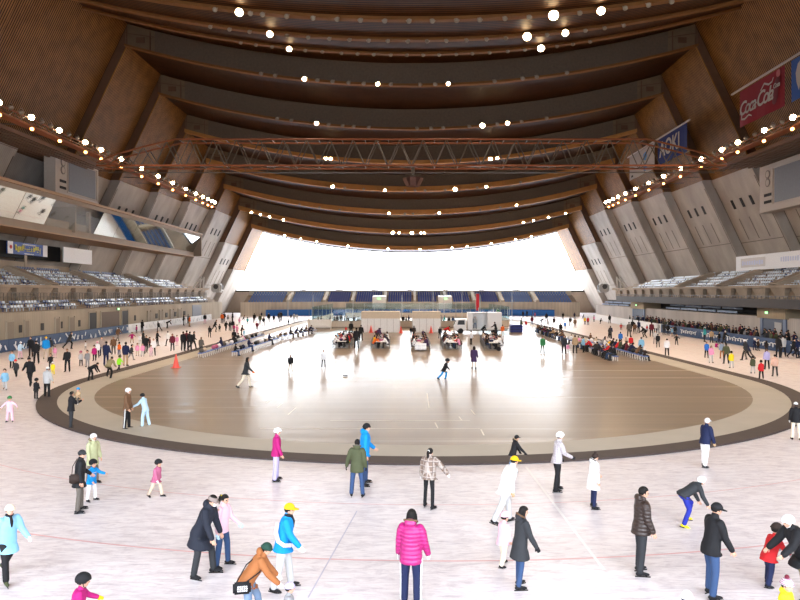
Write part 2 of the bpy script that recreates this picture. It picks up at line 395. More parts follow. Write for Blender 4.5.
def dress(B, j, t, hat, hatc, shoe='black', hair='hair', glove=None, glove2=None, fur='brown', scarf=None, stripe=None):
    root = mobj('person', B['body'])
    def part(nm, me, m, parent=None):
        o = bpy.data.objects.new(nm, me); COL.objects.link(o); o.parent = parent or root
        if m: setmat(o, m)
        return o
    part('jacket', B['jacket'], j if not isinstance(j, str) else cmat(j)); part('trousers', B['trousers'], t if not isinstance(t, str) else cmat(t))
    for b, bl in B['skates']:
        s = part('skate', b, cmat(shoe)); part('blade', bl, mat('steel', (.6, .6, .62), .3, 1.0), s)
    if 'fur_trim' in B: part('fur_trim', B['fur_trim'], mat('fur ' + fur, COLS[fur], .9, var=.4, scale=60, bump=.6))
    if 'scarf' in B: part('scarf', B['scarf'], cmat(scarf or 'black'))
    if not hat.startswith('hair') and hat != 'ponytail':
        h = part('hair', GEAR['hair_short'], cmat(hair)); h.matrix_basis = B['HM']
    h = part(GNAME[hat], GEAR[hat], hatc if not isinstance(hatc, str) else cmat(hatc)); h.matrix_basis = B['HM']
    if hat == 'pom': part('pompom', POM, cmat('maroon') if not isinstance(hatc, str) else cmat(hatc), h)
    if glove:
        for g in B['gloves']: part('glove', g, cmat(glove))
    return root
def place(root, px, py, head, h, dz=0.0):
    x, y = gp(px, py); s = h / 1.72
    root.location = (x, y, dz); root.rotation_euler = (0, 0, -R(head)); root.scale = (s, s, s)
    return root
TEMPL = {}
def template(pose, kid, style):
    k = (pose, kid, style)
    if k not in TEMPL:
        kw = dict(jl=.14)
        if style == 'coat': kw = dict(jl=.38, flare=.03, thick=1.1)
        if style == 'puffy': kw = dict(jl=.15, thick=1.7, hood='plain')
        b = build(POSES[pose], .026, kid, detail=False, **kw)
        TEMPL[k] = b
    return TEMPL[k]
def coarse(pose, kid, style):
    k = (pose, kid, style, 'coarse')
    if k not in TEMPL:
        kw = dict(jl=.14)
        if style == 'coat': kw = dict(jl=.38, flare=.03, thick=1.1)
        b = build(POSES[pose], .05, kid, detail=False, **kw); src = []
        for nm in ('body', 'jacket', 'trousers'): src.append((nm, b[nm], Matrix()))
        for q, bl in b['skates']: src.append(('skate', q, Matrix()))
        src.append(('hair', GEAR['hair_short'], b['HM'])); TEMPL[k] = src
    return TEMPL[k]
SPECS = []
def crowd(px, py, h, j, t, hat='hair_short', hatc='hair', pose='stand', head=0, kid=None, style='plain', where=None, extra='', label=None, group=None, xy=None, dz=0.0, who=None):
    if kid is None: kid = h < 1.36
    x, y = xy if xy else gp(px, py)
    if not xy:
        lim = 37.4 if x < 0 else (33.9 if y < 97 else 34.6)
        lim += max(0, y - 100) * .06
        if abs(x) > lim and y < 150: k = lim / abs(x); x, y = x * k, y * k; h *= k
    SPECS.append(dict(x=x, y=y, h=h, j=j, t=t, hat=hat, hatc=hatc, pose=pose, head=head, kid=kid, style=style, where=where, extra=extra, label=label, group=group, dz=dz, who=who, px=VX + F * x / y, size=h / math.hypot(x, y) * (.45 if label and 'spectator' in label else .6 if pose.startswith('sit') else 1.0)))
def build_crowd(limit):
    SPECS.sort(key=lambda p: -p['size'])
    for p in SPECS[:limit]:
        o = dress(template(p['pose'], p['kid'], p['style']), p['j'], p['t'], p['hat'], p['hatc'])
        s = p['h'] / 1.72; o.location = (p['x'], p['y'], p['dz']); o.scale = (s, s, s); o.rotation_euler = (0, 0, -R(p['head'])); p['o'] = o; PEOPLE.append(p)
    vs, fs, mi, mats = [], [], [], []
    def slot(m):
        if m not in mats: mats.append(m)
        return mats.index(m)
    for p in SPECS[limit:]:
        s = p['h'] / 1.72; q = Matrix.Translation((p['x'], p['y'], p['dz'])) @ Matrix.Rotation(-R(p['head']), 4, 'Z') @ Matrix.Scale(s, 4)
        for nm, me, mx in coarse(p['pose'], p['kid'], p['style']):
            m = {'body': mat('skin', SKIN, .5, var=.05), 'jacket': cmat(p['j']), 'trousers': cmat(p['t']), 'skate': cmat('black'), 'hair': cmat('hair')}[nm]
            n0 = len(vs); w_ = q @ mx; vs += [w_ @ v.co for v in me.vertices]; fs += [[i + n0 for i in f.vertices] for f in me.polygons]; mi += [slot(m)] * len(me.polygons)
    me = bpy.data.meshes.new('distant_people'); me.from_pydata(vs, [], fs)
    for m in mats: me.materials.append(m)
    me.polygons.foreach_set('material_index', mi); me.polygons.foreach_set('use_smooth', [True] * len(fs))
    o = mobj('distant_people', me); o['kind'] = 'stuff'; tag(o, 'most distant and hidden skaters and spectators, mere specks across the far ice', 'people')
NICE = dict(lightblue='light blue', paleblue='pale blue', brightblue='bright blue', royal='royal blue', jeans='blue', lightjeans='pale blue', palepink='pale pink', rose='dusky pink', lightgrey='light grey', offwhite='off-white', darkbrown='dark brown', greybrown='grey-brown', neongreen='lime green', capyellow='golden yellow', bottle='bottle green', inknavy='dark navy', bluegrey='blue-grey', charcoal='charcoal', hair='black', rust='rust brown')
def nice(c): return NICE.get(c, c)
def finish_labels():
    by = {}
    for p in PEOPLE:
        o = p['o']; o['category'] = 'person'
        if p['label']:
            o['label'] = p['label']
            if p['group']: o['group'] = p['group']
            continue
        hat = {'hair_short': '', 'hair_long': ' with long hair', 'ponytail': ' with ponytail', 'knit': ' and %s hat' % nice(p['hatc']), 'pom': ' and %s bobble hat' % nice(p['hatc']), 'cap': ' and %s cap' % nice(p['hatc']), 'flatcap': '', 'helmet': ' and %s helmet' % nice(p['hatc'])}[p['hat']]
        l = '%s in %s %s%s%s %s' % (p['who'] or ('child' if p['kid'] else 'adult'), nice(p['j']), 'coat' if p['style'] == 'coat' else 'jacket', hat, (' ' + p['extra']) if p['extra'] else '', p['where'])
        by.setdefault(l, []).append(p)
    ordn = ['first', 'second', 'third', 'fourth', 'fifth', 'sixth', 'seventh', 'eighth', 'ninth', 'tenth', 'eleventh', 'twelfth', 'thirteenth', 'fourteenth', 'fifteenth', 'sixteenth', 'seventeenth', 'eighteenth', 'nineteenth', 'twentieth', 'next', 'next']
    for l, ps in by.items():
        if len(ps) == 1: ps[0]['o']['label'] = l
        else:
            ps.sort(key=lambda p: p['px'])
            for i, p in enumerate(ps): p['o']['label'] = l + ', ' + ('leftmost such' if i == 0 else 'rightmost such' if i == len(ps) - 1 else ordn[i] + ' from left')
        for p in ps:
            if p['group']: p['o']['group'] = p['group']
# ------------------------------------------------------------------ hall shell
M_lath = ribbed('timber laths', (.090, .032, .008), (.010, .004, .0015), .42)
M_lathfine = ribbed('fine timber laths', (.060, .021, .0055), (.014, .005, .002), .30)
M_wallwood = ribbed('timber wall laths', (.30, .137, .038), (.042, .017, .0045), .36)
M_beamlit = mat('glulam beam', (.42, .19, .06), .75, var=.2, scale=.8, spec=.08)  # far roof edges: glow from lamps and window put into a lighter colour
M_beamdim = mat('dim lit glulam beam', (.20, .085, .027), .75, var=.2, scale=.8, spec=.08)  # same timber at the near edges, their dimness put into the colour
M_clere = mat('grey louvre', (.115, .080, .052), .8, var=.25, scale=3)
M_ply = mat('plywood infill', (.15, .095, .05), .7, var=.2, scale=1)
M_conc = concrete('board marked concrete', (.44, .38, .32))
M_concw = concrete('warm concrete', (.43, .34, .255))
M_darkwood = mat('dark end timber', (.11, .05, .022), .7, var=.2, scale=1)
M_slot = mat('dark opening', (.012, .01, .009), .9)
M_joint = mat('concrete joint', (.16, .13, .11), .9)
L, STEP, LEAN, CX = 13.0, 3.08, .48, 40.8
def zc(k): return H + 35.0 - STEP * (k - 1)          # corner height of shell k (k = 0 is the crest)
def rise(x): return 5.7 * (1 - (x / CX) ** 2)        # sag of the hanging roof below its corners
def conc_top(k): return H + {6: 11.9, 7: 5.9, 8: 5.9}.get(k, 18.1)
def wx(k, z): return CX + LEAN * (zc(k) - z)         # wall offset at height z
XS = [-CX + 2 * CX * i / 40 for i in range(41)]
def W(x, y, z): return (AX + x, y, z)
def bays():
    yield 0, 84.0, 97.0, 0
    for k in range(1, 8): yield k, 97.0 + (k - 1) * L, 97.0 + k * L, 1
    for k in range(1, 8): yield k, 84.0 - k * L, 84.0 - (k - 1) * L, -1
def strip(name, A, B, m):
    bm = bmesh.new(); a = [bm.verts.new(p) for p in A]; b = [bm.verts.new(p) for p in B]
    for i in range(len(A) - 1): bm.faces.new((a[i], a[i + 1], b[i + 1], b[i]))
    return struct(bobj(name, bm, m))
for k, y0, y1, d in bays():
    Z = zc(k)
    # roof underside with its own thickness
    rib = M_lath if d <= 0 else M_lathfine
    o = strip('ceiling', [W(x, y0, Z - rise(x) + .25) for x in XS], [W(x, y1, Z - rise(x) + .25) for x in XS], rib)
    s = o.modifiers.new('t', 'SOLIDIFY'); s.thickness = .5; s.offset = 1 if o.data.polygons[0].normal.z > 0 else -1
    for sx, nm in ((-1, 'wall_left'), (1, 'wall_right')):
        ct = conc_top(k); zt = Z + .3
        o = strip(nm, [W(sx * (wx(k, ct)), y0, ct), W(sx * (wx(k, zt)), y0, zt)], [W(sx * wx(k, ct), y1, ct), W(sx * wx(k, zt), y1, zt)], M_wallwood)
        s = o.modifiers.new('t', 'SOLIDIFY'); s.thickness = .5; s.offset = 0
        zb = 0.0
        o = strip(nm, [W(sx * (wx(k, zb) - .15), y0, zb), W(sx * (wx(k, ct) - .15), y0, ct)], [W(sx * (wx(k, zb) - .15), y1, zb), W(sx * (wx(k, ct) - .15), y1, ct)], M_conc)
        s = o.modifiers.new('t', 'SOLIDIFY'); s.thickness = .6; s.offset = 0
        if y0 < 40: continue
        # slots, grooves and the pour joint of the concrete face
        tilt = math.atan(LEAN) * sx
        def onwall(name, y, z, sy, sz, m):
            b = bmesh.new(); box(b, (0, 0, 0), (.12, sy, sz), Matrix.Rotation(-tilt, 3, 'Y'))
            bobj(name, b, m, o, loc=W(sx * (wx(k, z) - .46), y, z))
        if ct > 12:
            for f in (.30, .52, .74): onwall('slot', y0 + L * f, ct - 4.4, .75, 1.5, M_slot)
            for f in (.28, .52, .76): onwall('groove', y0 + L * f, ct - 8.2, .16, 3.6, M_joint)
            onwall('joint', y0 + L / 2, ct - 10.2, L - .5, .10, M_joint)
            for f in (.02, .98): onwall('joint', y0 + L * f, ct - 9.0, .14, 17, M_joint)
        elif k == 6:
            for f in (.30, .52, .74): onwall('slot', y0 + L * f, ct - 4.2, .75, 1.3, M_slot)
# stepped faces between the shells (clerestory over the roof edge, return walls at the sides)
ti = 0
for d in (1, -1):
    for k in range(1, 8):
        y = 97.0 + (k - 1) * L - .03 if d == 1 else 84.0 - (k - 1) * L
        up_, lo_ = k - 1, k
        xs = [x for x in XS if abs(x) <= CX - 3.5 + .01]
        xs = [-(CX - 4.2)] + [x for x in XS if abs(x) < CX - 4.3] + [CX - 4.2]
        strip('trim_clerestory', [W(x, y, zc(lo_) - rise(x) + .3) for x in xs], [W(x, y, zc(up_) - rise(x) + .3) for x in xs], M_clere)
        for sx in (-1, 1):
            xe = [sx * (CX - 4.2), sx * (CX - 2.1), sx * CX]
            p = strip('trim_plywood', [W(x, y, zc(lo_) - rise(x) + .3) for x in xe], [W(x, y, zc(up_) - rise(x) + .3) for x in xe], M_ply)
            if d == 1:
                b = bmesh.new()
                for x in (CX - .25, CX - 3.6): bar(b, W(sx * x, y - .12, zc(lo_) - rise(x)), W(sx * x, y - .12, zc(up_) - rise(x)), .14)
                z_ = zc(lo_) - rise(CX - 1.9) + .5; bar(b, W(sx * CX, y - .12, z_ + 1.9), W(sx * (CX - 4.2), y - .12, z_ + 1.3), .10); box(b, W(sx * (CX - 2.2), y - .1, z_ + .9), (1.2, .1, .8))
                bobj('brace', b, M_darkwood, p)
            zs = [0, conc_top(lo_), conc_top(lo_), zc(lo_)]
            for (z0, z1, m) in ((0, conc_top(lo_), M_conc), (conc_top(lo_), zc(lo_), M_darkwood)):
                strip('wall_return', [W(sx * (wx(lo_, z) - .10), y, z) for z in (z0, z1)], [W(sx * (wx(up_, z) + .3), y, z) for z in (z0, z1)], m)
            strip('wall_return', [W(sx * (wx(lo_, zc(lo_)) - .1), y, zc(lo_)), W(sx * CX, y, zc(up_))], [W(sx * (wx(up_, zc(lo_)) + .3), y, zc(lo_)), W(sx * (CX + .3), y, zc(up_))], M_darkwood)
        # edge beam hanging below the lip of the lower shell
        bm = bmesh.new(); rs = []
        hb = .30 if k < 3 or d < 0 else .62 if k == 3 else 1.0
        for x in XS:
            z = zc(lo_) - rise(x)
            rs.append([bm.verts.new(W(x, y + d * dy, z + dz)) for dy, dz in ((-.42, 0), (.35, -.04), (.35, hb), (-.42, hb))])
        loft(bm, rs); struct(bobj('trim_roof_edge', bm, M_beamlit if hb > .5 else M_beamdim))
# end windows
M_frame = mat('dark window frame', (.035, .02, .014), .6)
def end_window(idx, y, d):
    k = 7
    pts = [W(-wx(k, H + .3) + .2, y, H + .3)] + [W(x, y, zc(k) - rise(x) + .3) for x in XS] + [W(wx(k, H + .3) - .2, y, H + .3)]
    bm = bmesh.new(); bm.faces.new([bm.verts.new(p) for p in pts]); root = struct(bobj('window_%d' % idx, bm, glass('clear window glass', (.97, .98, .99), fac=.04)))
    b = bmesh.new()
    for a, c in zip(pts[:-1], pts[1:]): bar(b, (a[0], y - .2 * d, a[2]), (c[0], y - .2 * d, c[2]), .6)
    bar(b, (pts[0][0], y - .2 * d, pts[0][2]), (pts[-1][0], y - .2 * d, pts[-1][2]), .5)
    bobj('window_frame', b, M_frame, root)
    bm = bmesh.new(); box(bm, W(0, y, (H + .3) / 2), (2 * wx(k, 0), .5, H + .3)); struct(bobj('wall_far' if d > 0 else 'wall_near', bm, M_concw))
end_window(1, 188.0, 1); end_window(2, -7.0, -1)
# ------------------------------------------------------------------ ice, mats and floor
def ice_mat():
    m = bpy.data.materials.new('skated ice'); n, l, b = nodes_of(m)
    g = n.new('ShaderNodeNewGeometry')
    mp = n.new('ShaderNodeMapping'); mp.inputs['Scale'].default_value = (1.1, 3.0, 1); mp.inputs['Rotation'].default_value = (0, 0, -.12); l.new(g.outputs['Position'], mp.inputs['Vector'])
    nz = n.new('ShaderNodeTexNoise'); nz.inputs['Scale'].default_value = 1.5; nz.inputs['Detail'].default_value = 8; nz.inputs['Roughness'].default_value = .75; nz.inputs['Distortion'].default_value = .7
    l.new(mp.outputs[0], nz.inputs['Vector'])
    ra = n.new('ShaderNodeValToRGB'); ra.color_ramp.elements[0].position = .32; ra.color_ramp.elements[0].color = (.60, .53, .55, 1)
    ra.color_ramp.elements[1].position = .56; ra.color_ramp.elements[1].color = (.82, .765, .77, 1); l.new(nz.outputs['Fac'], ra.inputs['Fac'])
    mp2 = n.new('ShaderNodeMapping'); mp2.inputs['Scale'].default_value = (1.6, 16, 1); mp2.inputs['Rotation'].default_value = (0, 0, .3); l.new(g.outputs['Position'], mp2.inputs['Vector'])
    n2 = n.new('ShaderNodeTexNoise'); n2.inputs['Scale'].default_value = 1.1; n2.inputs['Detail'].default_value = 4; n2.inputs['Distortion'].default_value = 1.2; l.new(mp2.outputs[0], n2.inputs['Vector'])
    r2 = n.new('ShaderNodeValToRGB'); r2.color_ramp.elements[0].position = .33; r2.color_ramp.elements[0].color = (.74, .72, .76, 1); r2.color_ramp.elements[1].position = .47; r2.color_ramp.elements[1].color = (1, 1, 1, 1); l.new(n2.outputs['Fac'], r2.inputs['Fac'])
    mx = n.new('ShaderNodeMix'); mx.data_type = 'RGBA'; mx.blend_type = 'MULTIPLY'; mx.inputs['Factor'].default_value = .8
    l.new(ra.outputs[0], mx.inputs['A']); l.new(r2.outputs[0], mx.inputs['B']); l.new(mx.outputs['Result'], b.inputs['Base Color'])
    b.inputs['Roughness'].default_value = .38; b.inputs['Specular IOR Level'].default_value = .35
    bp = n.new('ShaderNodeBump'); bp.inputs['Strength'].default_value = .25; bp.inputs['Distance'].default_value = .03; l.new(nz.outputs['Fac'], bp.inputs['Height']); l.new(bp.outputs[0], b.inputs['Normal'])
    return m
M_ice = ice_mat()
def floor_mat():
    m = bpy.data.materials.new('brown sports floor'); n, l, b = nodes_of(m)
    g = n.new('ShaderNodeNewGeometry')
    mp = n.new('ShaderNodeMapping'); mp.inputs['Scale'].default_value = (.010, .95, 1); l.new(g.outputs['Position'], mp.inputs['Vector'])
    nz = n.new('ShaderNodeTexNoise'); nz.inputs['Scale'].default_value = 1.0; nz.inputs['Detail'].default_value = 7; nz.inputs['Roughness'].default_value = .7; l.new(mp.outputs[0], nz.inputs['Vector'])
    ra = n.new('ShaderNodeValToRGB'); ra.color_ramp.elements[0].position = .3; ra.color_ramp.elements[0].color = (.145, .100, .062, 1)
    ra.color_ramp.elements[1].position = .7; ra.color_ramp.elements[1].color = (.240, .172, .112, 1); l.new(nz.outputs['Fac'], ra.inputs['Fac']); l.new(ra.outputs[0], b.inputs['Base Color'])
    mr = n.new('ShaderNodeMapRange'); mr.inputs['To Min'].default_value = .38; mr.inputs['To Max'].default_value = .5; l.new(nz.outputs['Fac'], mr.inputs['Value']); l.new(mr.outputs['Result'], b.inputs['Roughness'])
    b.inputs['Specular IOR Level'].default_value = .9; b.inputs['Coat Weight'].default_value = .38
    m2 = n.new('ShaderNodeMapRange'); m2.inputs['From Min'].default_value = .35; m2.inputs['From Max'].default_value = .65; m2.inputs['To Min'].default_value = .12; m2.inputs['To Max'].default_value = .30; l.new(nz.outputs['Fac'], m2.inputs['Value']); l.new(m2.outputs['Result'], b.inputs['Coat Roughness'])
    return m
M_floor = floor_mat()
M_mat = mat('dark rubber mat', (.055, .038, .034), .75, var=.18, scale=1.5)
M_apron = mat('grey concrete apron', (.42, .385, .325), .6, var=.12, scale=.6)
bm = bmesh.new(); quad(bm, [(-75, -20, 0), (75, -20, 0), (75, 189, 0), (-75, 189, 0)]); struct(bobj('floor', bm, M_ice))
ZC, ZF, OX = 44.4, 131.0, .8
def stadium(r, n=96):
    out = []
    for i in range(n + 1):
        t = math.pi + math.pi * i / n; out.append((OX + r * math.cos(t), ZC + r * math.sin(t)))
    for i in range(n + 1):
        t = math.pi * i / n; out.append((OX + r * math.cos(t), ZF + r * math.sin(t)))
    return out
def band(name, r0, r1, z, m, h=.0):
    bm = bmesh.new(); a = [bm.verts.new((x, y, z)) for x, y in stadium(r0)]; b = [bm.verts.new((x, y, z)) for x, y in stadium(r1)]; n = len(a)
    for i in range(n): bm.faces.new((a[i], a[(i + 1) % n], b[(i + 1) % n], b[i]))
    if h:
        c = [bm.verts.new((v.co.x, v.co.y, 0)) for v in b]
        for i in range(n): bm.faces.new((b[i], b[(i + 1) % n], c[(i + 1) % n], c[i]))
    return struct(bobj(name, bm, m))
band('trim_mat_band', 21.1, 22.05, .07, M_mat, .07)
band('floor_apron', 19.35, 21.1, .065, M_apron)
bm = bmesh.new(); bm.faces.new([bm.verts.new((x, y, .06)) for x, y in stadium(19.35)]); struct(bobj('floor_hall', bm, M_floor))
M_red = mat('red ice line', (.72, .42, .42), .5, var=.25, scale=1); M_blueline = mat('blue ice line', (.52, .50, .60), .5, var=.2); M_wline = mat('white ice line', (.90, .86, .84), .5)
for r, w in ((26.2, .035), (30.0, .06)):
    band('trim_lane_line', r - w / 2, r + w / 2, .004, M_red)
def groundline(p0, p1, w, m, z=.005):
    a, b = Vector((*gp(*p0), z)), Vector((*gp(*p1), z)); d = (b - a).normalized(); s = Vector((-d.y, d.x, 0)) * w / 2
    bm = bmesh.new(); quad(bm, [a - s, a + s, b + s, b - s]); return struct(bobj('trim_marking_line', bm, m))
groundline((357, 511), (308, 598), .03, M_blueline); groundline((526, 467), (604, 570), .07, M_wline)
M_fl = mat('faded floor line', (.62, .56, .47), .4)
for a, b in (((427, 394), (429, 409)), ((471, 411), (475, 416)), ((459, 418), (462, 422)), ((435, 424), (438, 430)), ((481, 431), (484, 437)), ((296, 409), (288, 416)), ((283, 404), (277, 409)), ((272, 400), (266, 404)), ((421, 378), (430, 378)), ((260, 430), (480, 430)), ((330, 422), (470, 422))):
    groundline(a, b, .06, M_fl, .065)
# outside ground beyond the windows
bm = bmesh.new(); quad(bm, [(-300, 190, -.2), (300, 190, -.2), (300, 500, -.2), (-300, 500, -.2)]); quad(bm, [(-300, -300, -.2), (300, -300, -.2), (300, -8, -.2), (-300, -8, -.2)]); struct(bobj('ground_outside', bm, mat('snowy ground', (.75, .77, .8), .8)))
# ------------------------------------------------------------------ stands
def wallbox(name, x0, x1, y0, y1, z0, z1, m, parent=None):
    bm = bmesh.new(); box(bm, W((x0 + x1) / 2, (y0 + y1) / 2, (z0 + z1) / 2), (abs(x1 - x0), abs(y1 - y0), abs(z1 - z0)))
    o = bobj(name, bm, m, parent)
    return o if parent else struct(o)
Y0, Y1 = 38.0, 152.0
ROWS = [(46.3 + 1.3 * i, 6.0 + .5 * i) for i in range(6)]
def stand(side):
    s = -1 if side == 'left' else 1
    # upper tier: steps as one concrete body
    bm = bmesh.new()
    prof = [(46.0, 4.6)] 
    for x, z in ROWS: prof += [(x - .3, z), (x + 1.0, z)]
    prof += [(55.2, 8.5), (55.2, 10.0), (55.8, 10.0), (55.8, 4.6)]
    r = [[bm.verts.new(W(s * x, y, z)) for x, z in prof] for y in (Y0, Y1)]; loft(bm, r)
    struct(bobj('floor_stand_' + side, bm, M_concw))
    # sloping consoles under the upper tier
    for y in [Y0 + 4.6 * i for i in range(25)]:
        bm = bmesh.new(); v = []
        for dy0, dy1, x, z in ((-.7, .7, 45.6, 4.6), (-1.9, 1.9, 45.1, 6.45)):
            v.append([bm.verts.new(W(s * xx, y + dd, z)) for xx, dd in ((46.6, dy0), (x, dy0), (x, dy1), (46.6, dy1))])
        loft(bm, v); struct(bobj('trim_console', bm, M_concw))
    wallbox('wall_console_band', s * 45.0, s * 46.2, Y0, Y1, 6.2, 6.55, M_concw)
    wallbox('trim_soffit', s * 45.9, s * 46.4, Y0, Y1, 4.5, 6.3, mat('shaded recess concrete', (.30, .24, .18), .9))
    for i, y in enumerate((88, 105, 125, 66) if s < 0 else (87, 102, 118, 66)):
        bm = bmesh.new()
        for dy in (-1.0, 1.0):
            v = [bm.verts.new(W(s * x, y + dy + e, z)) for e in (-.14, .14) for x, z in ((46.0, 5.9), (46.0, 6.6), (52.2, 9.0), (52.2, 8.2))]
            for f in ((0, 1, 2, 3), (7, 6, 5, 4), (0, 4, 5, 1), (1, 5, 6, 2), (2, 6, 7, 3), (3, 7, 4, 0)): bm.faces.new([v[j] for j in f])
        box(bm, W(s * 49.1, y, 7.9), (6.3, 1.8, .15), Matrix.Rotation(-s * .37, 3, 'Y'))
        struct(bobj('trim_stair_parapet', bm, M_concw))
stand('left'); stand('right')
# lower tier, left: wall with doors, three rows above it
M_doordark = mat('dark doorway', (.03, .026, .022), .7); M_doorbrown = mat('brown shutter', (.14, .095, .06), .7)
M_conclow = concrete('lower concrete wall', (.47, .41, .32))
wallbox('wall_left_lower', -41.5, -42.3, Y0, 150, 0, 3.55, M_conclow)
bm = bmesh.new(); prof = [(42.3, 3.3), (42.3, 3.6), (43.2, 3.6), (43.2, 4.05), (44.1, 4.05), (44.1, 4.5), (46.0, 4.5), (46.0, 3.3)]
loft(bm, [[bm.verts.new(W(-x, y, z)) for x, z in prof] for y in (Y0, 150)]); struct(bobj('floor_lower_tier', bm, M_concw))
def wall_px(px, x): return x * F / (px - VX - 0)      # depth at which offset x shows at pixel px
def door(i, x, pxa, pxb, z1, m, side=1):
    ya, yb = sorted((abs(wall_px(pxa, x)), abs(wall_px(pxb, x))))
    o = wallbox('door_%d' % i, x - .06, x + .06, ya, yb, .05, z1, m)
    wallbox('door_frame', x - .08, x + .08, ya - .15, ya, .05, z1 + .15, M_conclow, o); wallbox('door_frame', x - .08, x + .08, yb, yb + .15, .05, z1 + .15, M_conclow, o)
door(1, -41.45, 86, 93, 3.0, M_doordark); door(2, -41.45, 98, 116, 3.0, M_doorbrown); door(3, -41.45, 119, 125, 3.0, M_doordark)
for i, (a, b) in enumerate(((3, 10), (21, 25), (52, 56), (66, 71), (145, 148), (157, 160), (168, 171), (176, 179))):
    door(4 + i, -41.45, a, b, 2.6, mat('grey brown door', (.30, .25, .19), .7))
for a, b in ((15, 18), (37, 40), (57, 59), (75, 77), (131.5, 133), (153, 155), (163, 165), (172, 174), (181, 183)):
    ya, yb = sorted((wall_px(a, -41.5), wall_px(b, -41.5))); wallbox('trim_wall_vent', -41.53, -41.45, ya, yb, 1.4, 2.2, M_doordark)
ya, yb = wall_px(190, -41.5), wall_px(199, -41.5)
wallbox('window_3', -41.56, -41.42, ya, yb, .9, 3.2, mat('grey blue glazing', (.25, .29, .36), .3))
bm = bmesh.new()
for z in (4.6, 5.05, 5.5): bar(bm, W(-44.9, Y0, z + .1), W(-44.9, 150, z + .1), .05)
for i in range(150):
    y = Y0 + .75 * i; bar(bm, W(-44.9, y, 4.5), W(-44.9, y, 5.6), .05)
tag(bobj('guard_rail', bm, mat('brown painted steel', (.12, .09, .06), .5)), 'long brown bar guard rail along the left walkway below the upper seats', 'railing')
# lower tier, right: overhanging walkway, recess with blue rails, grey panel wall
M_panel = concrete('grey wall panel', (.62, .58, .55)); M_fascia = mat('dark walkway fascia', (.045, .04, .04), .7)
wallbox('wall_right_lower', 41.0, 41.8, Y0, 150, 0, 2.85, M_panel)
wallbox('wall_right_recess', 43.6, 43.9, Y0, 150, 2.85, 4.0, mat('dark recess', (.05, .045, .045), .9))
wallbox('floor_recess', 41.8, 43.9, Y0, 150, 2.6, 2.85, M_conclow)
wallbox('floor_walkway', 38.6, 46.2, Y0, 127, 4.0, 4.25, M_fascia)
wallbox('trim_walkway_fascia', 38.4, 38.6, Y0, 127, 3.95, 4.95, M_fascia)
bm = bmesh.new()
bar(bm, W(38.5, Y0, 5.25), W(38.5, 127, 5.25), .06)
for i in range(120): bar(bm, W(38.5, Y0 + .74 * i, 4.9), W(38.5, Y0 + .74 * i, 5.25), .05)
tag(bobj('guard_rail', bm, mat('dark steel', (.06, .05, .05), .5)), 'dark steel guard rail on the overhanging walkway below the right upper seats', 'railing')
M_bluerail = mat('pale blue bench back', (.20, .27, .42), .4); 
for j, (x, z) in enumerate(((42.0, 3.1), (42.7, 3.55))):
    for y in [Y0 + 6.2 * i for i in range(18)]:
        if any(a - 3.2 < y + 2.9 and y < b + 1 for a, b in ((73.5, 80.5), (118, 126))): continue
        bm = bmesh.new(); box(bm, W(x, y + 2.9, z), (.10, 5.6, .26)); o = bobj('bench_back_board', bm, M_bluerail)
        for dy in (.5, 2.9, 5.3):
            b2 = bmesh.new(); bar(b2, W(x + .1, y + dy, 2.85), W(x + .1, y + dy, z + .1), .06); bobj('bracket', b2, M_fascia, o)
        tag(o, 'long pale blue board in the recess above the grey right wall', 'bench', 'blue boards in the right recess')
M_tanblk = concrete('tan concrete block', (.46, .37, .25))
for ya, yb in ((74, 80), (118.5, 125.5)):
    wallbox('wall_stair_block', 40.6, 43.9, ya, yb, 2.7, 4.0, M_tanblk)
    o = wallbox('door_%d' % (12 if ya < 100 else 13), 40.86, 41.02, ya + .4, yb - .4, .05, 2.75, mat('dark blue door', (.035, .05, .10), .5))
    if ya < 100:
        wallbox('door_leaf', 40.82, 40.88, ya + 1.2, ya + 2.6, .05, 2.3, mat('grey door leaf', (.45, .43, .42), .5), o)
    wallbox('door_jamb', 40.80, 40.9, ya + .3, ya + .8, .05, 2.75, mat('blue grey jamb', (.15, .20, .32), .5), o); wallbox('door_jamb', 40.80, 40.9, yb - .8, yb - .3, .05, 2.75, MATS['blue grey jamb'], o)
def exit_sign(x, y, z, label):
    bm = bmesh.new(); box(bm, W(x, y, z), (.12, .7, .34)); o = bobj('exit_sign', bm, mat('sign housing', (.2, .25, .2), .5))
    bm = bmesh.new(); box(bm, W(x - math.copysign(.07, x), y, z), (.03, .6, .26)); bobj('sign_panel', bm, mat('green lit panel', (.2, .6, .25), .5, emit=(.45, 1, .4), estr=1.6), o); tag(o, label, 'sign')
exit_sign(40.5, 77.6, 3.35, 'lit green exit sign on the tan block nearer along the right wall')
exit_sign(40.5, 122, 3.35, 'lit green exit sign on the tan block farther along the right wall')
exit_sign(54.6, 110, 12.3, 'small green exit light above the white banner on the right wall')
exit_sign(-41.4, 96, 3.3, 'small lit sign above the brown shutter in the left wall')
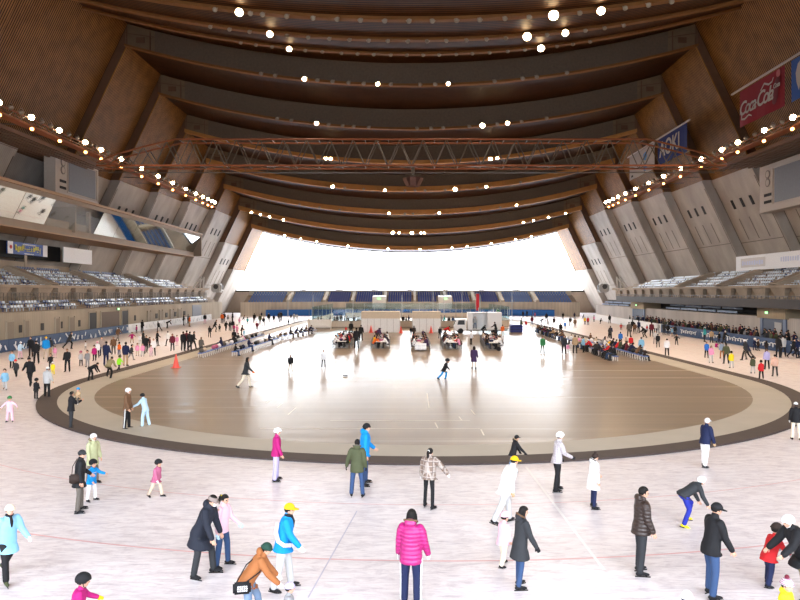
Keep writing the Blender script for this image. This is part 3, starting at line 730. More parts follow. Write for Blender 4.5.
# seats
def seat_mesh(col, name):
    bm = bmesh.new()
    box(bm, (0, .05, .40), (.44, .40, .06)); box(bm, (0, -.17, .55), (.44, .06, .26), Matrix.Rotation(.15, 3, 'X')); box(bm, (0, 0, .19), (.07, .10, .38))
    bmesh.ops.bevel(bm, geom=bm.edges[:], offset=.015, segments=1, affect='EDGES')
    me = bpy.data.meshes.new(name); bm.to_mesh(me); bm.free(); me.materials.append(col); return me
M_seatglare = mat('glare whitened seat', (.56, .61, .68), .35, var=.1); M_seatD = mat('dark blue seat', (.04, .06, .17), .45)  # first one: blue seats, glare on their tops put into the colour
SEATS = {c: seat_mesh(m, 'stadium_seat') for c, m in (('p', M_seatglare), ('d', M_seatD))}
random.seed(3)
def seat_rows(side):
    s = -1 if side == 'left' else 1
    rows = [(x + .35, z) for x, z in ROWS]; lower = [(42.75, 3.6), (43.65, 4.05)] if s < 0 else []
    places = []
    stairs = (88, 105, 125, 66) if s < 0 else (87, 102, 118, 66)
    for ri, (x, z) in enumerate(lower + rows):
        y = 58.0
        while y < 143:
            if not any(abs(y - a) < 1.35 for a in stairs) and int(y / .62 + ri * 3) % 11 > 0 and x < wx(min(7, max(0, int((y - 84) // 13))), z) - 1.2:
                places.append((x, y, z, ri, ri < len(lower)))
            y += .62
    def size(p): return 1 / math.hypot(p[0], p[1])
    vis = [p for p in places if abs((AX + s * p[0]) * F / p[1] + VX - 400) < 400]
    vis.sort(key=size, reverse=True); near = vis[:150]; rest = vis[150:]
    def colour(p): return 'd' if (p[4] and random.random() < .35) or (s < 0 and (p[3] == 7 or random.random() < .22)) or random.random() < .08 else 'p'
    for p in near:
        o = bpy.data.objects.new('stadium_seat', SEATS[colour(p)]); COL.objects.link(o); o.location = W(s * p[0], p[1], p[2]); o.rotation_euler = (0, 0, s * math.pi / 2)
        tag(o, 'folding plastic seat in the %s stand, nearer part of the rows' % side, 'seat', 'plastic seats in the %s stand' % side)
    bm = bmesh.new()
    me0 = SEATS['p']; src = bmesh.new(); src.from_mesh(me0)
    vs, fs = [], []
    mi = []
    base = [v.co.copy() for v in src.verts]; faces = [[v.index for v in f.verts] for f in src.faces]; src.free()
    for p in rest:
        q = Matrix.Translation(W(s * p[0], p[1], p[2])) @ Matrix.Rotation(s * math.pi / 2, 4, 'Z'); n0 = len(vs); vs += [q @ v for v in base]; fs += [[i + n0 for i in f] for f in faces]
        mi += [1 if colour(p) == 'd' else 0] * len(faces)
    bm.free(); me = bpy.data.meshes.new('stadium_seats'); me.from_pydata(vs, [], fs); me.materials.append(M_seatglare); me.materials.append(M_seatD)
    for pl, m_ in zip(me.polygons, mi): pl.material_index = m_
    o = mobj('stadium_seats', me); struct(o, 'stuff'); tag(o, 'distant rows of blue folding seats paled by glare farther along the %s stand' % side, 'seats')
seat_rows('left'); seat_rows('right')
# far end stand: curved front, seat blocks divided by stairs
def arc_far(r, n=40, a=62):
    # shallow curve across the end of the hall
    return [((-1 + 2 * i / n)) for i in range(n + 1)]
def far_y(x, d): return 167.0 + d - 9.0 * (abs(x) / 40.0) ** 3
M_concfar = concrete('glare lit concrete', (.66, .59, .48))  # far wall concrete lightened: its washed-out brightness is put into the colour
def far_strip(name, prof, x0, x1, m, n=24):
    bm = bmesh.new(); rs = []
    for i in range(n + 1):
        x = x0 + (x1 - x0) * i / n; rs.append([bm.verts.new(W(x, far_y(x, d), z)) for d, z in prof])
    loft(bm, rs); return bobj(name, bm, m)
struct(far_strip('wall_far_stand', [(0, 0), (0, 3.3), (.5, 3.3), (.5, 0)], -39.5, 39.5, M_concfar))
struct(far_strip('floor_far_stand', [(.5, 2.0), (.5, 2.9), (2.0, 2.9), (2.0, 3.4), (3.5, 3.4), (3.5, 3.9), (5, 3.9), (5, 4.4), (6.5, 4.4), (6.5, 4.9), (9, 4.9), (9, 2.0)], -39.5, 39.5, M_concw))
struct(far_strip('wall_far_parapet', [(8.6, 4.5), (8.6, 6.1), (9.1, 6.1), (9.1, 4.5)], -39.5, 39.5, mat('beige parapet', (.68, .62, .50), .8)))
M_bseat = mat('blue far seat', (.055, .085, .32), .4, var=.15, scale=20); M_bseat2 = mat('lighter far seat', (.16, .26, .52), .35, var=.15, scale=20)
edges = [-39, -29.5, -21, -14.2, -6.2, 1.2, 8.8, 15.8, 22.5, 30.5, 39]
for i, (a, b) in enumerate(zip(edges[:-1], edges[1:])):
    bm = bmesh.new()
    for r in range(5):
        x = a + 1.0
        while x < b - 1.0:
            if r < 3 and min(abs(x + 7.6), abs(x - 8.6)) < 2.1: x += .58; continue
            d = 1.3 + 1.5 * r; z = 2.9 + .5 * r
            yy = far_y(x, d); box(bm, W(x, yy, z + .36), (.46, .40, .07)); box(bm, W(x, yy + .22, z + .62), (.46, .07, .48)); x += .58
    o = bobj('seat_block', bm, M_bseat2 if i in (0, 1, 8, 9) else M_bseat); struct(o, 'stuff')
    tag(o, 'block of blue seats in the far end stand, %s from the left end' % ['first', 'second', 'third', 'fourth', 'fifth', 'sixth', 'seventh', 'eighth', 'ninth', 'tenth'][i], 'seats')
for i, e in enumerate(edges[1:-1]):
    struct(far_strip('trim_stair_wall', [(.0, 3.0), (.0, 3.75), (7.5, 5.9), (7.5, 4.0)], e - .35, e + .35, mat('tan stair wall', (.52, .45, .35), .8), 1))
for x, s_ in ((-7.6, 'left'), (8.6, 'right')):
    o = struct(far_strip('wall_entrance_block', [(-1.0, 0), (-1.0, 4.5), (3, 4.9), (3, 0)], x - 1.6, x + 1.6, mat('white entrance block', (.82, .80, .76), .7), 1))
    bm = bmesh.new(); box(bm, W(x, far_y(x, -1.1), 4.1), (.8, .08, .35)); q = bobj('exit_sign', bm, MATS['green lit panel']); tag(q, 'tiny lit exit sign on the %s white entrance block of the far stand' % s_, 'sign')
# ------------------------------------------------------------------ padding along the boards
M_pad = mat('blue padding', (.006, .040, .13), .6, var=.2, scale=2); M_padw = mat('white padding', (.80, .82, .84), .5); M_ink = mat('white print', (.75, .78, .82), .5)
def pad_run(side, x0, x1, ya, yb, n, blue, marks):
    s = -1 if side == 'left' else 1
    for i in range(n):
        y0 = ya + (yb - ya) * i / n; y1 = ya + (yb - ya) * (i + 1) / n
        xa = x0 + (x1 - x0) * i / n; xb = x0 + (x1 - x0) * (i + 1) / n
        bm = bmesh.new(); v = [bm.verts.new(W(s * (x + e), y, z)) for e, z in ((0, .02), (.05, 1.15), (.40, 1.15), (.40, .02)) for x, y in ((xa, y0 + .03), (xb, y1 - .03))]
        rs = [[v[j] for j in (0, 2, 4, 6)], [v[j] for j in (1, 3, 5, 7)]]; loft(bm, rs)
        o = bobj('safety_pad', bm, M_pad if blue(i) else M_padw)
        tag(o, '%s safety pad, %s along the %s edge of the ice' % ('blue' if blue(i) else 'white', ORD[i] if i < len(ORD) else 'far', side), 'safety pad', '%s safety pads' % side)
        if marks:
            bm = bmesh.new(); rnd = random.Random(i * 7 + (3 if s > 0 else 0))
            if marks == 'flecks':
                for q in range(7):
                    t = rnd.uniform(.05, .95); yy = y0 + (y1 - y0) * t; xx = xa + (xb - xa) * t - .035; z = rnd.uniform(.25, .85)
                    bar(bm, W(s * xx, yy, z - .2), W(s * (xx + .02), yy + rnd.uniform(-.5, .5), z + .22), .05, .14)
            else:
                pts = []
                for q in range(61):
                    t = q / 60; yy = y1 - (y1 - y0) * (.12 + .76 * t); ph = t * 2 * math.pi * 8
                    pts.append(W(s * (xa + (xb - xa) * (1 - t) - .05 + .02), yy - .22 * math.sin(ph) * s, .58 + (.26 if q < 8 else .16 + .06 * math.sin(t * 21)) * math.cos(ph)))
                tube(bm, pts, [.045] * len(pts), 5, cap=False)
            bobj('printed_marks', bm, M_ink, o)
ORD = ['first', 'second', 'third', 'fourth', 'fifth', 'sixth', 'seventh', 'eighth', 'ninth', 'tenth', 'eleventh', 'twelfth', 'thirteenth', 'fourteenth', 'fifteenth', 'sixteenth', 'seventeenth', 'eighteenth', 'nineteenth', 'twentieth']
pad_run('left', 38.1, 40.9, 50, 140, 18, lambda i: i < 9, 'flecks')
pad_run('right', 34.7, 35.2, 44, 96, 8, lambda i: True, 'script')
pad_run('far right', 35.2, 38.0, 96, 140, 7, lambda i: False, None)
for i in range(14):
    x0 = -34 + 68 * i / 14; x1 = x0 + 68 / 14
    o = far_strip('safety_pad', [(-1.6, .02), (-1.6, 1.5), (-1.2, 1.5), (-1.2, .02)], x0 + .05, x1 - .05, mat('bright blue padding', (.01, .14, .50), .4), 2)
    tag(o, 'bright blue safety pad, %s from the left below the far stand' % ORD[i], 'safety pad', 'far blue safety pads')
# ------------------------------------------------------------------ steelwork
M_steel = mat('orange brown painted steel', (.30, .085, .026), .6, var=.15, scale=2)
M_steel2 = mat('brown painted steel', (.20, .060, .018), .6, var=.15, scale=2)
# gantry truss across the hall
GY, ZB, ZT, GX = 92.0, H + 16.9, H + 20.4, 42.0
root = empty('gantry_truss', W(0, GY, 0)); root.location = (0, 0, 0)
tag(root, 'long orange-brown lattice truss spanning the hall below the timber roof', 'truss')
def top_z(x):
    e = (GX - abs(x)); return ZB + .4 + (ZT - ZB - .4) * min(1, e / 10.5) ** .75
for dy in (-1.2, 1.2):
    bm = bmesh.new(); tube(bm, [W(-GX + 2 * GX * i / 48, GY + dy, ZB) for i in range(49)], [.13] * 49, 8); bobj('bottom_chord', bm, M_steel, root)
    bm = bmesh.new(); tube(bm, [W(-GX + 2 * GX * i / 48, GY + dy, top_z(-GX + 2 * GX * i / 48)) for i in range(49)], [.13] * 49, 8); bobj('top_chord', bm, M_steel, root)
    bm = bmesh.new(); n = 26
    for i in range(n):
        xa = -GX + 1.5 + (2 * GX - 3) * i / n; xb = -GX + 1.5 + (2 * GX - 3) * (i + 1) / n; xm = (xa + xb) / 2
        rod(bm, W(xa, GY + dy, ZB), W(xm, GY + dy, top_z(xm)), .07, 6); rod(bm, W(xm, GY + dy, top_z(xm)), W(xb, GY + dy, ZB), .07, 6)
    bobj('lattice', bm, M_steel2, root)
bm = bmesh.new(); n = 26
for i in range(n + 1):
    x = -GX + 1.5 + (2 * GX - 3) * i / n; rod(bm, W(x, GY - 1.2, ZB), W(x, GY + 1.2, ZB), .06, 6)
    if 0 < i < n: rod(bm, W(x, GY - 1.2, top_z(x)), W(x, GY + 1.2, top_z(x)), .06, 6)
    if i < n: rod(bm, W(x, GY - 1.2, ZB), W(x + (2 * GX - 3) / n, GY + 1.2, ZB), .05, 6)
bobj('cross_bracing', bm, M_steel2, root)
bm = bmesh.new()
for i in range(9):
    box(bm, W(-36 + 9 * i, GY - .4, ZB + .05), (3.0, .9, .08))
box(bm, W(0, GY, ZB - .75), (82, .1, .1)); 
for i in range(28): bar(bm, W(-40.5 + 3 * i, GY, ZB), W(-40.5 + 3 * i, GY, ZB - .75), .05)
bobj('walkway_plate', bm, M_steel2, root)
# loudspeaker cluster under the middle of the truss
M_spk = mat('brown loudspeaker', (.13, .06, .045), .6)
root = empty('speaker_cluster', W(.0, GY, 0)); root.location = W(.2, GY, ZB - 1.5); tag(root, 'brown cluster of hanging loudspeakers below the middle of the lattice truss', 'loudspeaker')
bm = bmesh.new(); rod(bm, (0, 0, -.1), (0, 0, 1.4), .25, 10); rod(bm, (-1.1, 0, .45), (1.1, 0, .45), .08, 8); rod(bm, (0, -1, .45), (0, 1, .45), .08, 8); bobj('hanging_frame', bm, M_steel2, root)
for i in range(6):
    a = math.pi * 2 * i / 6; bm = bmesh.new()
    q = Matrix.Rotation(a, 3, 'Z') @ Matrix.Rotation(.5, 3, 'X')
    v = [[bm.verts.new(Vector((math.cos(a - math.pi / 2) * .0, 0, 0)) + q @ Vector(p)) for p in ps] for ps in (((-.3, -.45, .45), (.3, -.45, .45), (.3, -.45, -.45), (-.3, -.45, -.45)), ((-.42, -1.25, .6), (.42, -1.25, .6), (.42, -1.25, -.6), (-.42, -1.25, -.6)))]
    loft(bm, v); bobj('horn', bm, M_spk, root)
# side lighting trusses
M_trussgl = M_steel
def light_truss(side):
    s = -1 if side == 'left' else 1
    root = empty('lighting_truss'); tag(root, 'orange-brown lighting catwalk running along the top of the %s wall' % side, 'lighting truss')
    x, z, ya, yb = 42.2, H + 18.6, 40.0, 147.5
    for nm, dx, dz in (('rail', .0, .55), ('rail', .0, -.15), ('rail', .9, -.15), ('rail', .9, .55)):
        bm = bmesh.new(); bar(bm, W(s * (x + dx), ya, z + dz), W(s * (x + dx), yb, z + dz), .13); bobj(nm, bm, M_steel, root)
    bm = bmesh.new(); n = 52
    for i in range(n):
        a = ya + (yb - ya) * i / n; b = ya + (yb - ya) * (i + 1) / n
        rod(bm, W(s * x, a, z - .15), W(s * x, (a + b) / 2, z + .55), .035, 5); rod(bm, W(s * x, (a + b) / 2, z + .55), W(s * x, b, z - .15), .035, 5); rod(bm, W(s * x, a, z - .15), W(s * (x + .9), b, z - .15), .035, 5)
    bobj('lattice', bm, M_steel2, root)
    bm = bmesh.new(); box(bm, W(s * (x + .5), (ya + yb) / 2, z - .28), (1.1, yb - ya, .06)); bobj('deck_plate', bm, M_steel, root)
    bm = bmesh.new()
    for i in range(19):
        y = ya + 5.9 * i; k = min(5, max(0, int((y - 84) // 13))) if y > 84 else max(0, int((97 - y) // 13)); bar(bm, W(s * (x + .9), y, z), W(s * (wx(k, z) - .2), y, z + .1), .10)
    bobj('wall_bracket', bm, M_steel2, root)
light_truss('left'); light_truss('right')
# dark timber-backed soffit ribs behind the light trusses (open steel joists seen below the catwalk)
M_joist = mat('brown joist', (.13, .062, .028), .7)
for s in (-1, 1):
    for i in range(8):
        bm = bmesh.new(); bar(bm, W(s * (43.4 + .9 * i), 42, H + 17.5 + .05 * i), W(s * (43.4 + .9 * i), 96.5, H + 17.5 + .05 * i), .3, .45); struct(bobj('trim_joist', bm, M_joist))
# ------------------------------------------------------------------ lamps
M_lens = mat('lit lamp lens', (1, .9, .7), .4, emit=(1, .70, .38), estr=60.0)
M_gleam = mat('amber rail gleam', (1, .7, .4), .4, emit=(1, .42, .10), estr=14.0)  # emission standing in for floodlight reflections off the truss rail
M_lensoff = mat('unlit lamp lens', (.26, .21, .15), .25)
M_house = mat('lamp housing', (.28, .21, .14), .5, var=.1)
def lamp_meshes(r):
    bm = bmesh.new()
    v = [(0, .25 * r, .9 * r), (0, .0, .75 * r)]
    # bell-shaped reflector, open to -Z
    n = 14; prof = [(.25, 1.0), (.45, .8), (.72, .45), (.92, .12), (1.0, 0), (.93, .02)]
    rs = [[bm.verts.new((math.cos(t) * a * r, math.sin(t) * a * r, b * r * 1.2)) for t in [2 * math.pi * i / n for i in range(n)]] for a, b in prof]; loft(bm, rs)
    tube(bm, [(-1.05 * r, 0, .3 * r), (-1.05 * r, 0, 1.5 * r), (1.05 * r, 0, 1.5 * r), (1.05 * r, 0, .3 * r)], [.07 * r] * 4, 6)
    bmesh.ops.recalc_face_normals(bm, faces=bm.faces[:]); h = bpy.data.meshes.new('lamp_housing'); bm.to_mesh(h); bm.free(); h.materials.append(M_house)
    bm = bmesh.new(); ball(bm, (0, 0, .02 * r), (.9 * r, .9 * r, .22 * r), None, 14, 8); l = bpy.data.meshes.new('lens'); bm.to_mesh(l); bm.free(); l.materials.append(M_lens)
    for m in (h, l):
        for p in m.polygons: p.use_smooth = True
    l3 = l.copy(); l3.materials.clear(); l3.materials.append(M_gleam)
    l2 = l.copy(); l2.materials.clear(); l2.materials.append(M_lensoff)
    return h, l, l2, l3
LM = {r: lamp_meshes(r) for r in (.22, .30, .36, .45)}
def lamp(loc, on, r, label, group, tilt=(.5, 0), amber=False):
    h, l, l2, l3 = LM[r]
    if amber: l = l3
    o = bpy.data.objects.new('floodlight', h); COL.objects.link(o); o.location = loc; o.rotation_euler = (-tilt[0], tilt[1], 0)
    c = bpy.data.objects.new('lens', l if on else l2); COL.objects.link(c); c.parent = o
    tag(o, label, 'lamp', group)
    return o
def spot(loc, target, energy, size, col=(1, .82, .64), rad=.5, blend=.6):
    ld = bpy.data.lights.new('floodlight_beam', 'SPOT'); ld.energy = energy; ld.spot_size = R(size); ld.spot_blend = blend; ld.color = col; ld.shadow_soft_size = rad
    o = bpy.data.objects.new('floodlight_beam', ld); COL.objects.link(o); o.location = loc; o.rotation_euler = (Vector(target) - Vector(loc)).to_track_quat('-Z', 'Y').to_euler(); return o
SPOT_SIDE, SPOT_ROOF = 8000.0, 5500.0
for s, nm in ((-1, 'left'), (1, 'right')):
    ys = [50.0, 56.5, 63, 69, 75, 81, 87.5, 92, 98.5, 106, 113, 120, 127, 133, 137.5, 141, 144, 146.2]
    for i, y in enumerate(ys):
        lamp(W(s * 42.0, y, H + 19.25), True, .36, 'lit round floodlight on the catwalk along the top of the %s wall' % nm, 'lit %s catwalk floodlights' % nm, (.75, s * .55))
        if 60 < y < 146: lamp(W(s * 42.1, y + .3, H + 18.05), True, .22, 'amber gleam below the deck of the %s catwalk, added as a glowing disc' % nm, 'added gleams below the %s catwalk' % nm, (.9, s * .3), True)  # amber one is no lamp: gleam off the rail, added as glowing disc
        if i < 13:
            for f in (.36, .68): lamp(W(s * 42.0, y + (ys[i + 1] - y) * f, H + 19.25), False, .30, 'unlit floodlight between the lit ones on the %s catwalk' % nm, 'unlit %s catwalk floodlights' % nm, (.2, s * .7))
        if i % 2 == 0: spot(W(s * 41.4, y, H + 18.7), W(s * 12, y - 6, 0), SPOT_SIDE, 96, (1, .70, .46))
ROWNAME = {(-1, 3): 'nearest ribbed roof edge', (-1, 2): 'second ribbed roof edge', (-1, 1): 'third ribbed roof edge', (1, 1): 'first grey-backed roof edge beyond the crest', (1, 2): 'roof edge just above the lattice truss', (1, 3): 'roof edge seen through the lattice truss', (1, 4): 'roof edge just below the lattice truss', (1, 5): 'third lowest roof edge', (1, 6): 'second lowest roof edge', (1, 7): 'lowest roof edge above the far window'}
def row_geo(d, k):
    y = 97.0 + (k - 1) * L if d == 1 else 84.0 - (k - 1) * L
    return y, zc(k)
def roof_lamp(d, k, px, on, r=.36):
    y, z = row_geo(d, k); y2 = y - .62 if d == 1 else y - .62
    x = (px - VX) * y / F - AX
    zz = z - rise(x) + (.1 if d == 1 else -.28)
    lamp(W(x, y2, zz), on, r, '%s floodlight hanging under the %s' % ('lit' if on else 'unlit', ROWNAME[(d, k)]), '%s floodlights, %s' % ('lit' if on else 'unlit', ROWNAME[(d, k)]), (.85, .25 * (-1 if x < 0 else 1)))
    return W(x, y2 - .5, zz - .4)
lit = {(-1, 3): [241, 552, 599], (-1, 2): [271, 526, 564], (-1, 1): [290, 540], (1, 1): [305, 378, 448], (1, 2): [317, 482, 507], (1, 3): [326, 331, 490, 497], (1, 4): [333, 385, 455, 486], (1, 5): [389, 439, 516], (1, 6): [252, 261, 270, 284, 393, 399, 412, 421, 424, 523, 533, 548, 565], (1, 7): [285, 301, 317, 348, 388, 420, 452, 467, 491, 515, 531]}
for (d, k), pxs in lit.items():
    for i, px in enumerate(pxs):
        big = px in (552, 526, 540, 482, 455, 412, 393)
        p = roof_lamp(d, k, px, True, .45 if big else (.30 if k >= 5 or px in (378, 448, 326, 331, 497, 385, 486) else .36))
        if (d < 0) or k in (1, 2, 4, 6) and i % 2 == 0: spot(p, (p[0] * .6, p[1] - 10, 0), SPOT_ROOF, 105)
unlit = {(-1, 3): ([217, 252, 264, 288, 314, 338, 361, 385, 409, 432, 456, 479, 504, 528, 578, 623, 646, 669], .22), (-1, 2): ([212, 231, 251, 288, 309, 330, 350, 369, 388, 408, 427, 446, 466, 486, 505, 546, 584, 603, 622], .22), (-1, 1): ([242, 257, 273, 306, 323, 342, 358, 374, 391, 407, 423, 439, 456, 472, 489, 507, 524, 556, 572, 589], .22),
         (1, 1): ([262, 276, 318, 333, 349, 364, 391, 420, 435, 494, 522, 536, 566], .30), (1, 2): ([278, 292, 329, 343, 354, 369, 417, 431, 443, 469, 497, 521, 546], .30), (1, 4): ([345, 364, 405, 415, 425, 445, 477, 520], .30), (1, 5): ([300, 320, 340, 405, 413, 480, 500], .30)}
for (d, k), (pxs, r) in unlit.items():
    for px in pxs: roof_lamp(d, k, px, False, r)
# ------------------------------------------------------------------ scoreboards
M_sb = mat('grey brown scoreboard case', (.40, .33, .27), .6); M_scr = mat('dark grey screen', (.115, .115, .125), .5, var=.2, scale=4)
def scoreboard(side, x, ya, yb, za, zb, label):
    s = -1 if side == 'left' else 1
    root = empty('scoreboard', W(s * x, (ya + yb) / 2, za)); tag(root, label, 'scoreboard'); w = yb - ya; h = zb - za
    def pb(nm, c, sz, m, par=root):
        bm = bmesh.new(); box(bm, c, sz); return bobj(nm, bm, m, par)
    pb('case', (s * .75, 0, h / 2), (1.5, w, h), M_sb)
    c = -s * .03
    pb('screen', (c, w * (.10), h * .52), (.06, w * .64, h * .72), M_scr) if s < 0 else pb('screen', (c, -w * .10, h * .52), (.06, w * .64, h * .72), M_scr)
    b = bmesh.new(); yy = w * .10 * (1 if s < 0 else -1)
    for z in (h * .13, h * .91): box(b, (c, yy, z), (.12, w * .7, .10))
    for e in (-.35, .35): box(b, (c, yy + e * w, h * .52), (.12, .10, h * .78))
    bobj('screen_frame', b, M_sb, root)
    yd = -w * .345 if s < 0 else w * .345
    for z in (.80, .62): 
        bm = bmesh.new(); rod(bm, (c - s * .04, yd, h * z), (c + s * .06, yd, h * z), .55, 20)
        o = bobj('clock_dial', bm, mat('dial ring', (.16, .13, .11), .6), root); bm = bmesh.new(); rod(bm, (c - s * .06, yd, h * z), (c + s * .06, yd, h * z), .40, 20); bobj('dial_face', bm, M_sb, o)
    bm = bmesh.new(); box(bm, (c, yd, h * .71), (.1, .5, .35)); bobj('dial_plate', bm, mat('dial ring', (0, 0, 0)), root)
    for z in (.36, .21): pb('number_slot', (c, yd, h * z), (.08, w * .13, h * .06), M_slot)
    if s < 0: pb('mounting_frame', (s * .9, 0, -.03), (.6, w * .7, .06), M_steel2)
    else: pb('mounting_frame', (s * 1.6, 0, h * .5), (1.6, w * .5, .6), M_steel2)
scoreboard('left', 46.2, 88.2, 100.4, H + 12.62, H + 18.3, 'large box scoreboard with grey screen standing on the left gallery')
scoreboard('right', 46.6, 77.6, 91.0, H + 10.5, H + 16.6, 'large box scoreboard with grey screen hung on the right concrete wall')
# ------------------------------------------------------------------ glazed gallery on the left wall
root = empty('viewing_gallery', W(-45, 100, 0)); root.location = (0, 0, 0); tag(root, 'long concrete viewing gallery with tilted glazing projecting from the left wall', 'gallery')
M_gal = mat('gallery concrete', (.28, .21, .15), .75, var=.12, scale=.5); M_galtop = mat('timber faced coping', (.36, .21, .10), .6)
M_mirror = mat('reflective glazing', (.55, .60, .58), .04, 1.0, var=.03)
GZ0, GZ1 = H + 8.15, H + 12.2; GYA, GYB = 45.0, 146.0
def gb(nm, x0, x1, y0, y1, z0, z1, m):
    bm = bmesh.new(); box(bm, W(-(x0 + x1) / 2, (y0 + y1) / 2, (z0 + z1) / 2), (x1 - x0, y1 - y0, z1 - z0)); return bobj(nm, bm, m, root)
gb('floor_slab', 46.45, 53, GYA, GYB, GZ0 - .45, GZ0 + .35, M_gal); gb('roof_slab', 44.9, 53, GYA, GYB, GZ1 - .55, GZ1, M_gal); gb('coping', 44.6, 45.3, GYA, GYB + .2, GZ1, GZ1 + .35, M_galtop)
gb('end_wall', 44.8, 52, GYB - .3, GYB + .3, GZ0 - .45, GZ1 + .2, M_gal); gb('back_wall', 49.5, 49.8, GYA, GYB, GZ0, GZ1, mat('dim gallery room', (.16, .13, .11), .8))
gb('soffit', 46.45, 52, GYA, GYB, GZ0 - .6, GZ0 - .45, M_galtop)
TB = .5
for ya, yb, n in ((45.5, 86.0, 6), (99.5, 145.5, 7)):
    for i in range(n):
        a = ya + (yb - ya) * i / n; b = ya + (yb - ya) * (i + 1) / n; bm = bmesh.new(); dz = GZ1 - .55 - GZ0 - .35
        v = [bm.verts.new(W(-(44.95 + (1 - t) * dz * TB * 1.0) + e, y, GZ0 + .35 + t * dz)) for e in (0, -.05) for y, t in ((a + .04, 0), (b - .04, 0), (b - .04, 1), (a + .04, 1))]
        for f in ((0, 1, 2, 3), (7, 6, 5, 4), (0, 4, 5, 1), (1, 5, 6, 2), (2, 6, 7, 3), (3, 7, 4, 0)): bm.faces.new([v[j] for j in f])
        bobj('window_pane', bm, M_mirror, root)
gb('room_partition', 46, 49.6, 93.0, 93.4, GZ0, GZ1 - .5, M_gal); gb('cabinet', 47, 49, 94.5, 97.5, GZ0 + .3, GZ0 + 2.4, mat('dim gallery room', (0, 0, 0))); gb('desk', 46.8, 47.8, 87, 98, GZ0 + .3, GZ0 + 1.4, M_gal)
gb('column', 46.7, 47.2, 86.3, 86.8, GZ0, GZ1 - .5, M_gal); gb('column', 46.7, 47.2, 98.6, 99.2, GZ0, GZ1 - .5, M_gal)
bm = bmesh.new(); quad(bm, [W(-46.5, 86.2, GZ0 + .35), W(-46.5, 99.3, GZ0 + .35), W(-45.1, 99.3, GZ1 - .55), W(-45.1, 86.2, GZ1 - .55)]); bobj('clear_pane', bm, glass('gallery glass', (.8, .85, .82), fac=.12), root)
# ------------------------------------------------------------------ hanging banners
def banner(name, x, ya, yb, z1, z0, m, label):
    # panel parallel to the right wall, facing the ice (-X)
    root = empty(name, W(x, (ya + yb) / 2, z0)); tag(root, label, 'banner'); w = yb - ya; h = z1 - z0
    bm = bmesh.new(); n = 10
    fr = [[bm.verts.new((e + .07 * math.sin(i * 1.3) * (1 - j / 4), -w / 2 + w * i / n, h * j / 4)) for j in range(5) for e in (0,)] for i in range(n + 1)]
    for i in range(n):
        for j in range(4): bm.faces.new((fr[i][j], fr[i + 1][j], fr[i + 1][j + 1], fr[i][j + 1]))
    o = bobj('cloth', bm, m, root); s_ = o.modifiers.new('t', 'SOLIDIFY'); s_.thickness = .02
    return root, w, h
def banner_pole(x, ya, yb, z, label):
    bm = bmesh.new(); rod(bm, W(x, ya, z), W(x, yb, z), .13, 10); o = bobj('banner_pole', bm, mat('pale pole', (.42, .32, .25), .5)); tag(o, label, 'pole')
def on_banner(root, me, y, z, m, name='lettering', xo=-.12):
    me.materials.clear(); me.materials.append(m)
    o = bpy.data.objects.new(name, me); COL.objects.link(o); o.parent = root
    o.matrix_basis = Matrix.Translation((xo, y, z)) @ Matrix(((0, 0, -1, 0), (-1, 0, 0, 0), (0, 1, 0, 0), (0, 0, 0, 1)))
    return o
M_redb = mat('red banner cloth', (.22, .008, .016), .8); M_blueb = mat('blue banner cloth', (.012, .02, .12), .8); M_blueb2 = mat('bright blue banner cloth', (.03, .085, .28), .8); M_whb = mat('white banner cloth', (.40, .34, .30), .8); M_wht = mat('white lettering', (.42, .36, .32), .7)
BX = 41.2
banner_pole(BX, 60, 87.5, H + 25.4, 'pale pole carrying the red and blue banners at the upper right wall')
r_, w, h = banner('advertising_banner', BX, 75.2, 85.4, H + 25.1, H + 20.6, M_redb, 'red hanging banner with white script lettering and a bottle on the upper right wall')
on_banner(r_, text_mesh('lettering', 'Coca', 2.3, .32, .015, .78, .03), 3.0, h * .46, M_wht); on_banner(r_, text_mesh('lettering', '-', 1.6, .3, .015), 1.0, h * .47, M_wht); on_banner(r_, text_mesh('lettering', 'Cola', 2.4, .32, .015, .78, .03), -1.05, h * .47, M_wht)
def ribbon(pts, rads, name='swash'):
    bm = bmesh.new(); tube(bm, [(a, b, 0) for a, b in pts], [(r, .02) if i == 0 else (r, .02) for i, r in enumerate(rads)], 6); me = bpy.data.meshes.new(name); bm.to_mesh(me); bm.free(); return me
on_banner(r_, ribbon([(-4.3, -.2), (-4.4, -1.1), (-3.6, -1.25), (-2.6, -.95), (-1.9, -1.25)], [.10, .12, .12, .10, .06]), 0, h * .44, M_wht, 'swash')
on_banner(r_, ribbon([(.2, 1.3), (1.0, 1.9), (2.0, 1.5), (2.7, 1.6), (3.0, 2.0)], [.08, .12, .12, .1, .06]), 0, h * .40, M_wht, 'swash')
bm = bmesh.new(); tube(bm, [(0, -1.5, 0), (0, -1.0, 0), (0, -.3, 0), (0, .5, 0), (0, 1.0, 0), (0, 1.5, 0)], [.5, .62, .5, .60, .32, .22], 12); me = bpy.data.meshes.new('bottle_picture'); bmesh.ops.scale(bm, vec=(1, 1, .05), verts=bm.verts[:]); bmesh.ops.rotate(bm, cent=(0, 0, 0), matrix=Matrix.Rotation(-.3, 3, 'Z'), verts=bm.verts[:]); bm.to_mesh(me); bm.free()
on_banner(r_, me, -3.6, h * .56, mat('dark red print', (.13, .012, .02), .6), 'bottle_picture', -.1)
bm = bmesh.new(); rod(bm, (0, 0, -.02), (0, 0, .02), .42, 16); me = bpy.data.meshes.new('bottle_cap'); bm.to_mesh(me); bm.free(); on_banner(r_, me, -4.0, h * .88, mat('pale red print', (.45, .12, .12), .6), 'bottle_cap', -.1)
on_banner(r_, text_mesh('lettering', 'Coca', .75, .3, .012, .85, .02), -3.7, h * .60, M_wht, 'lettering', -.17)
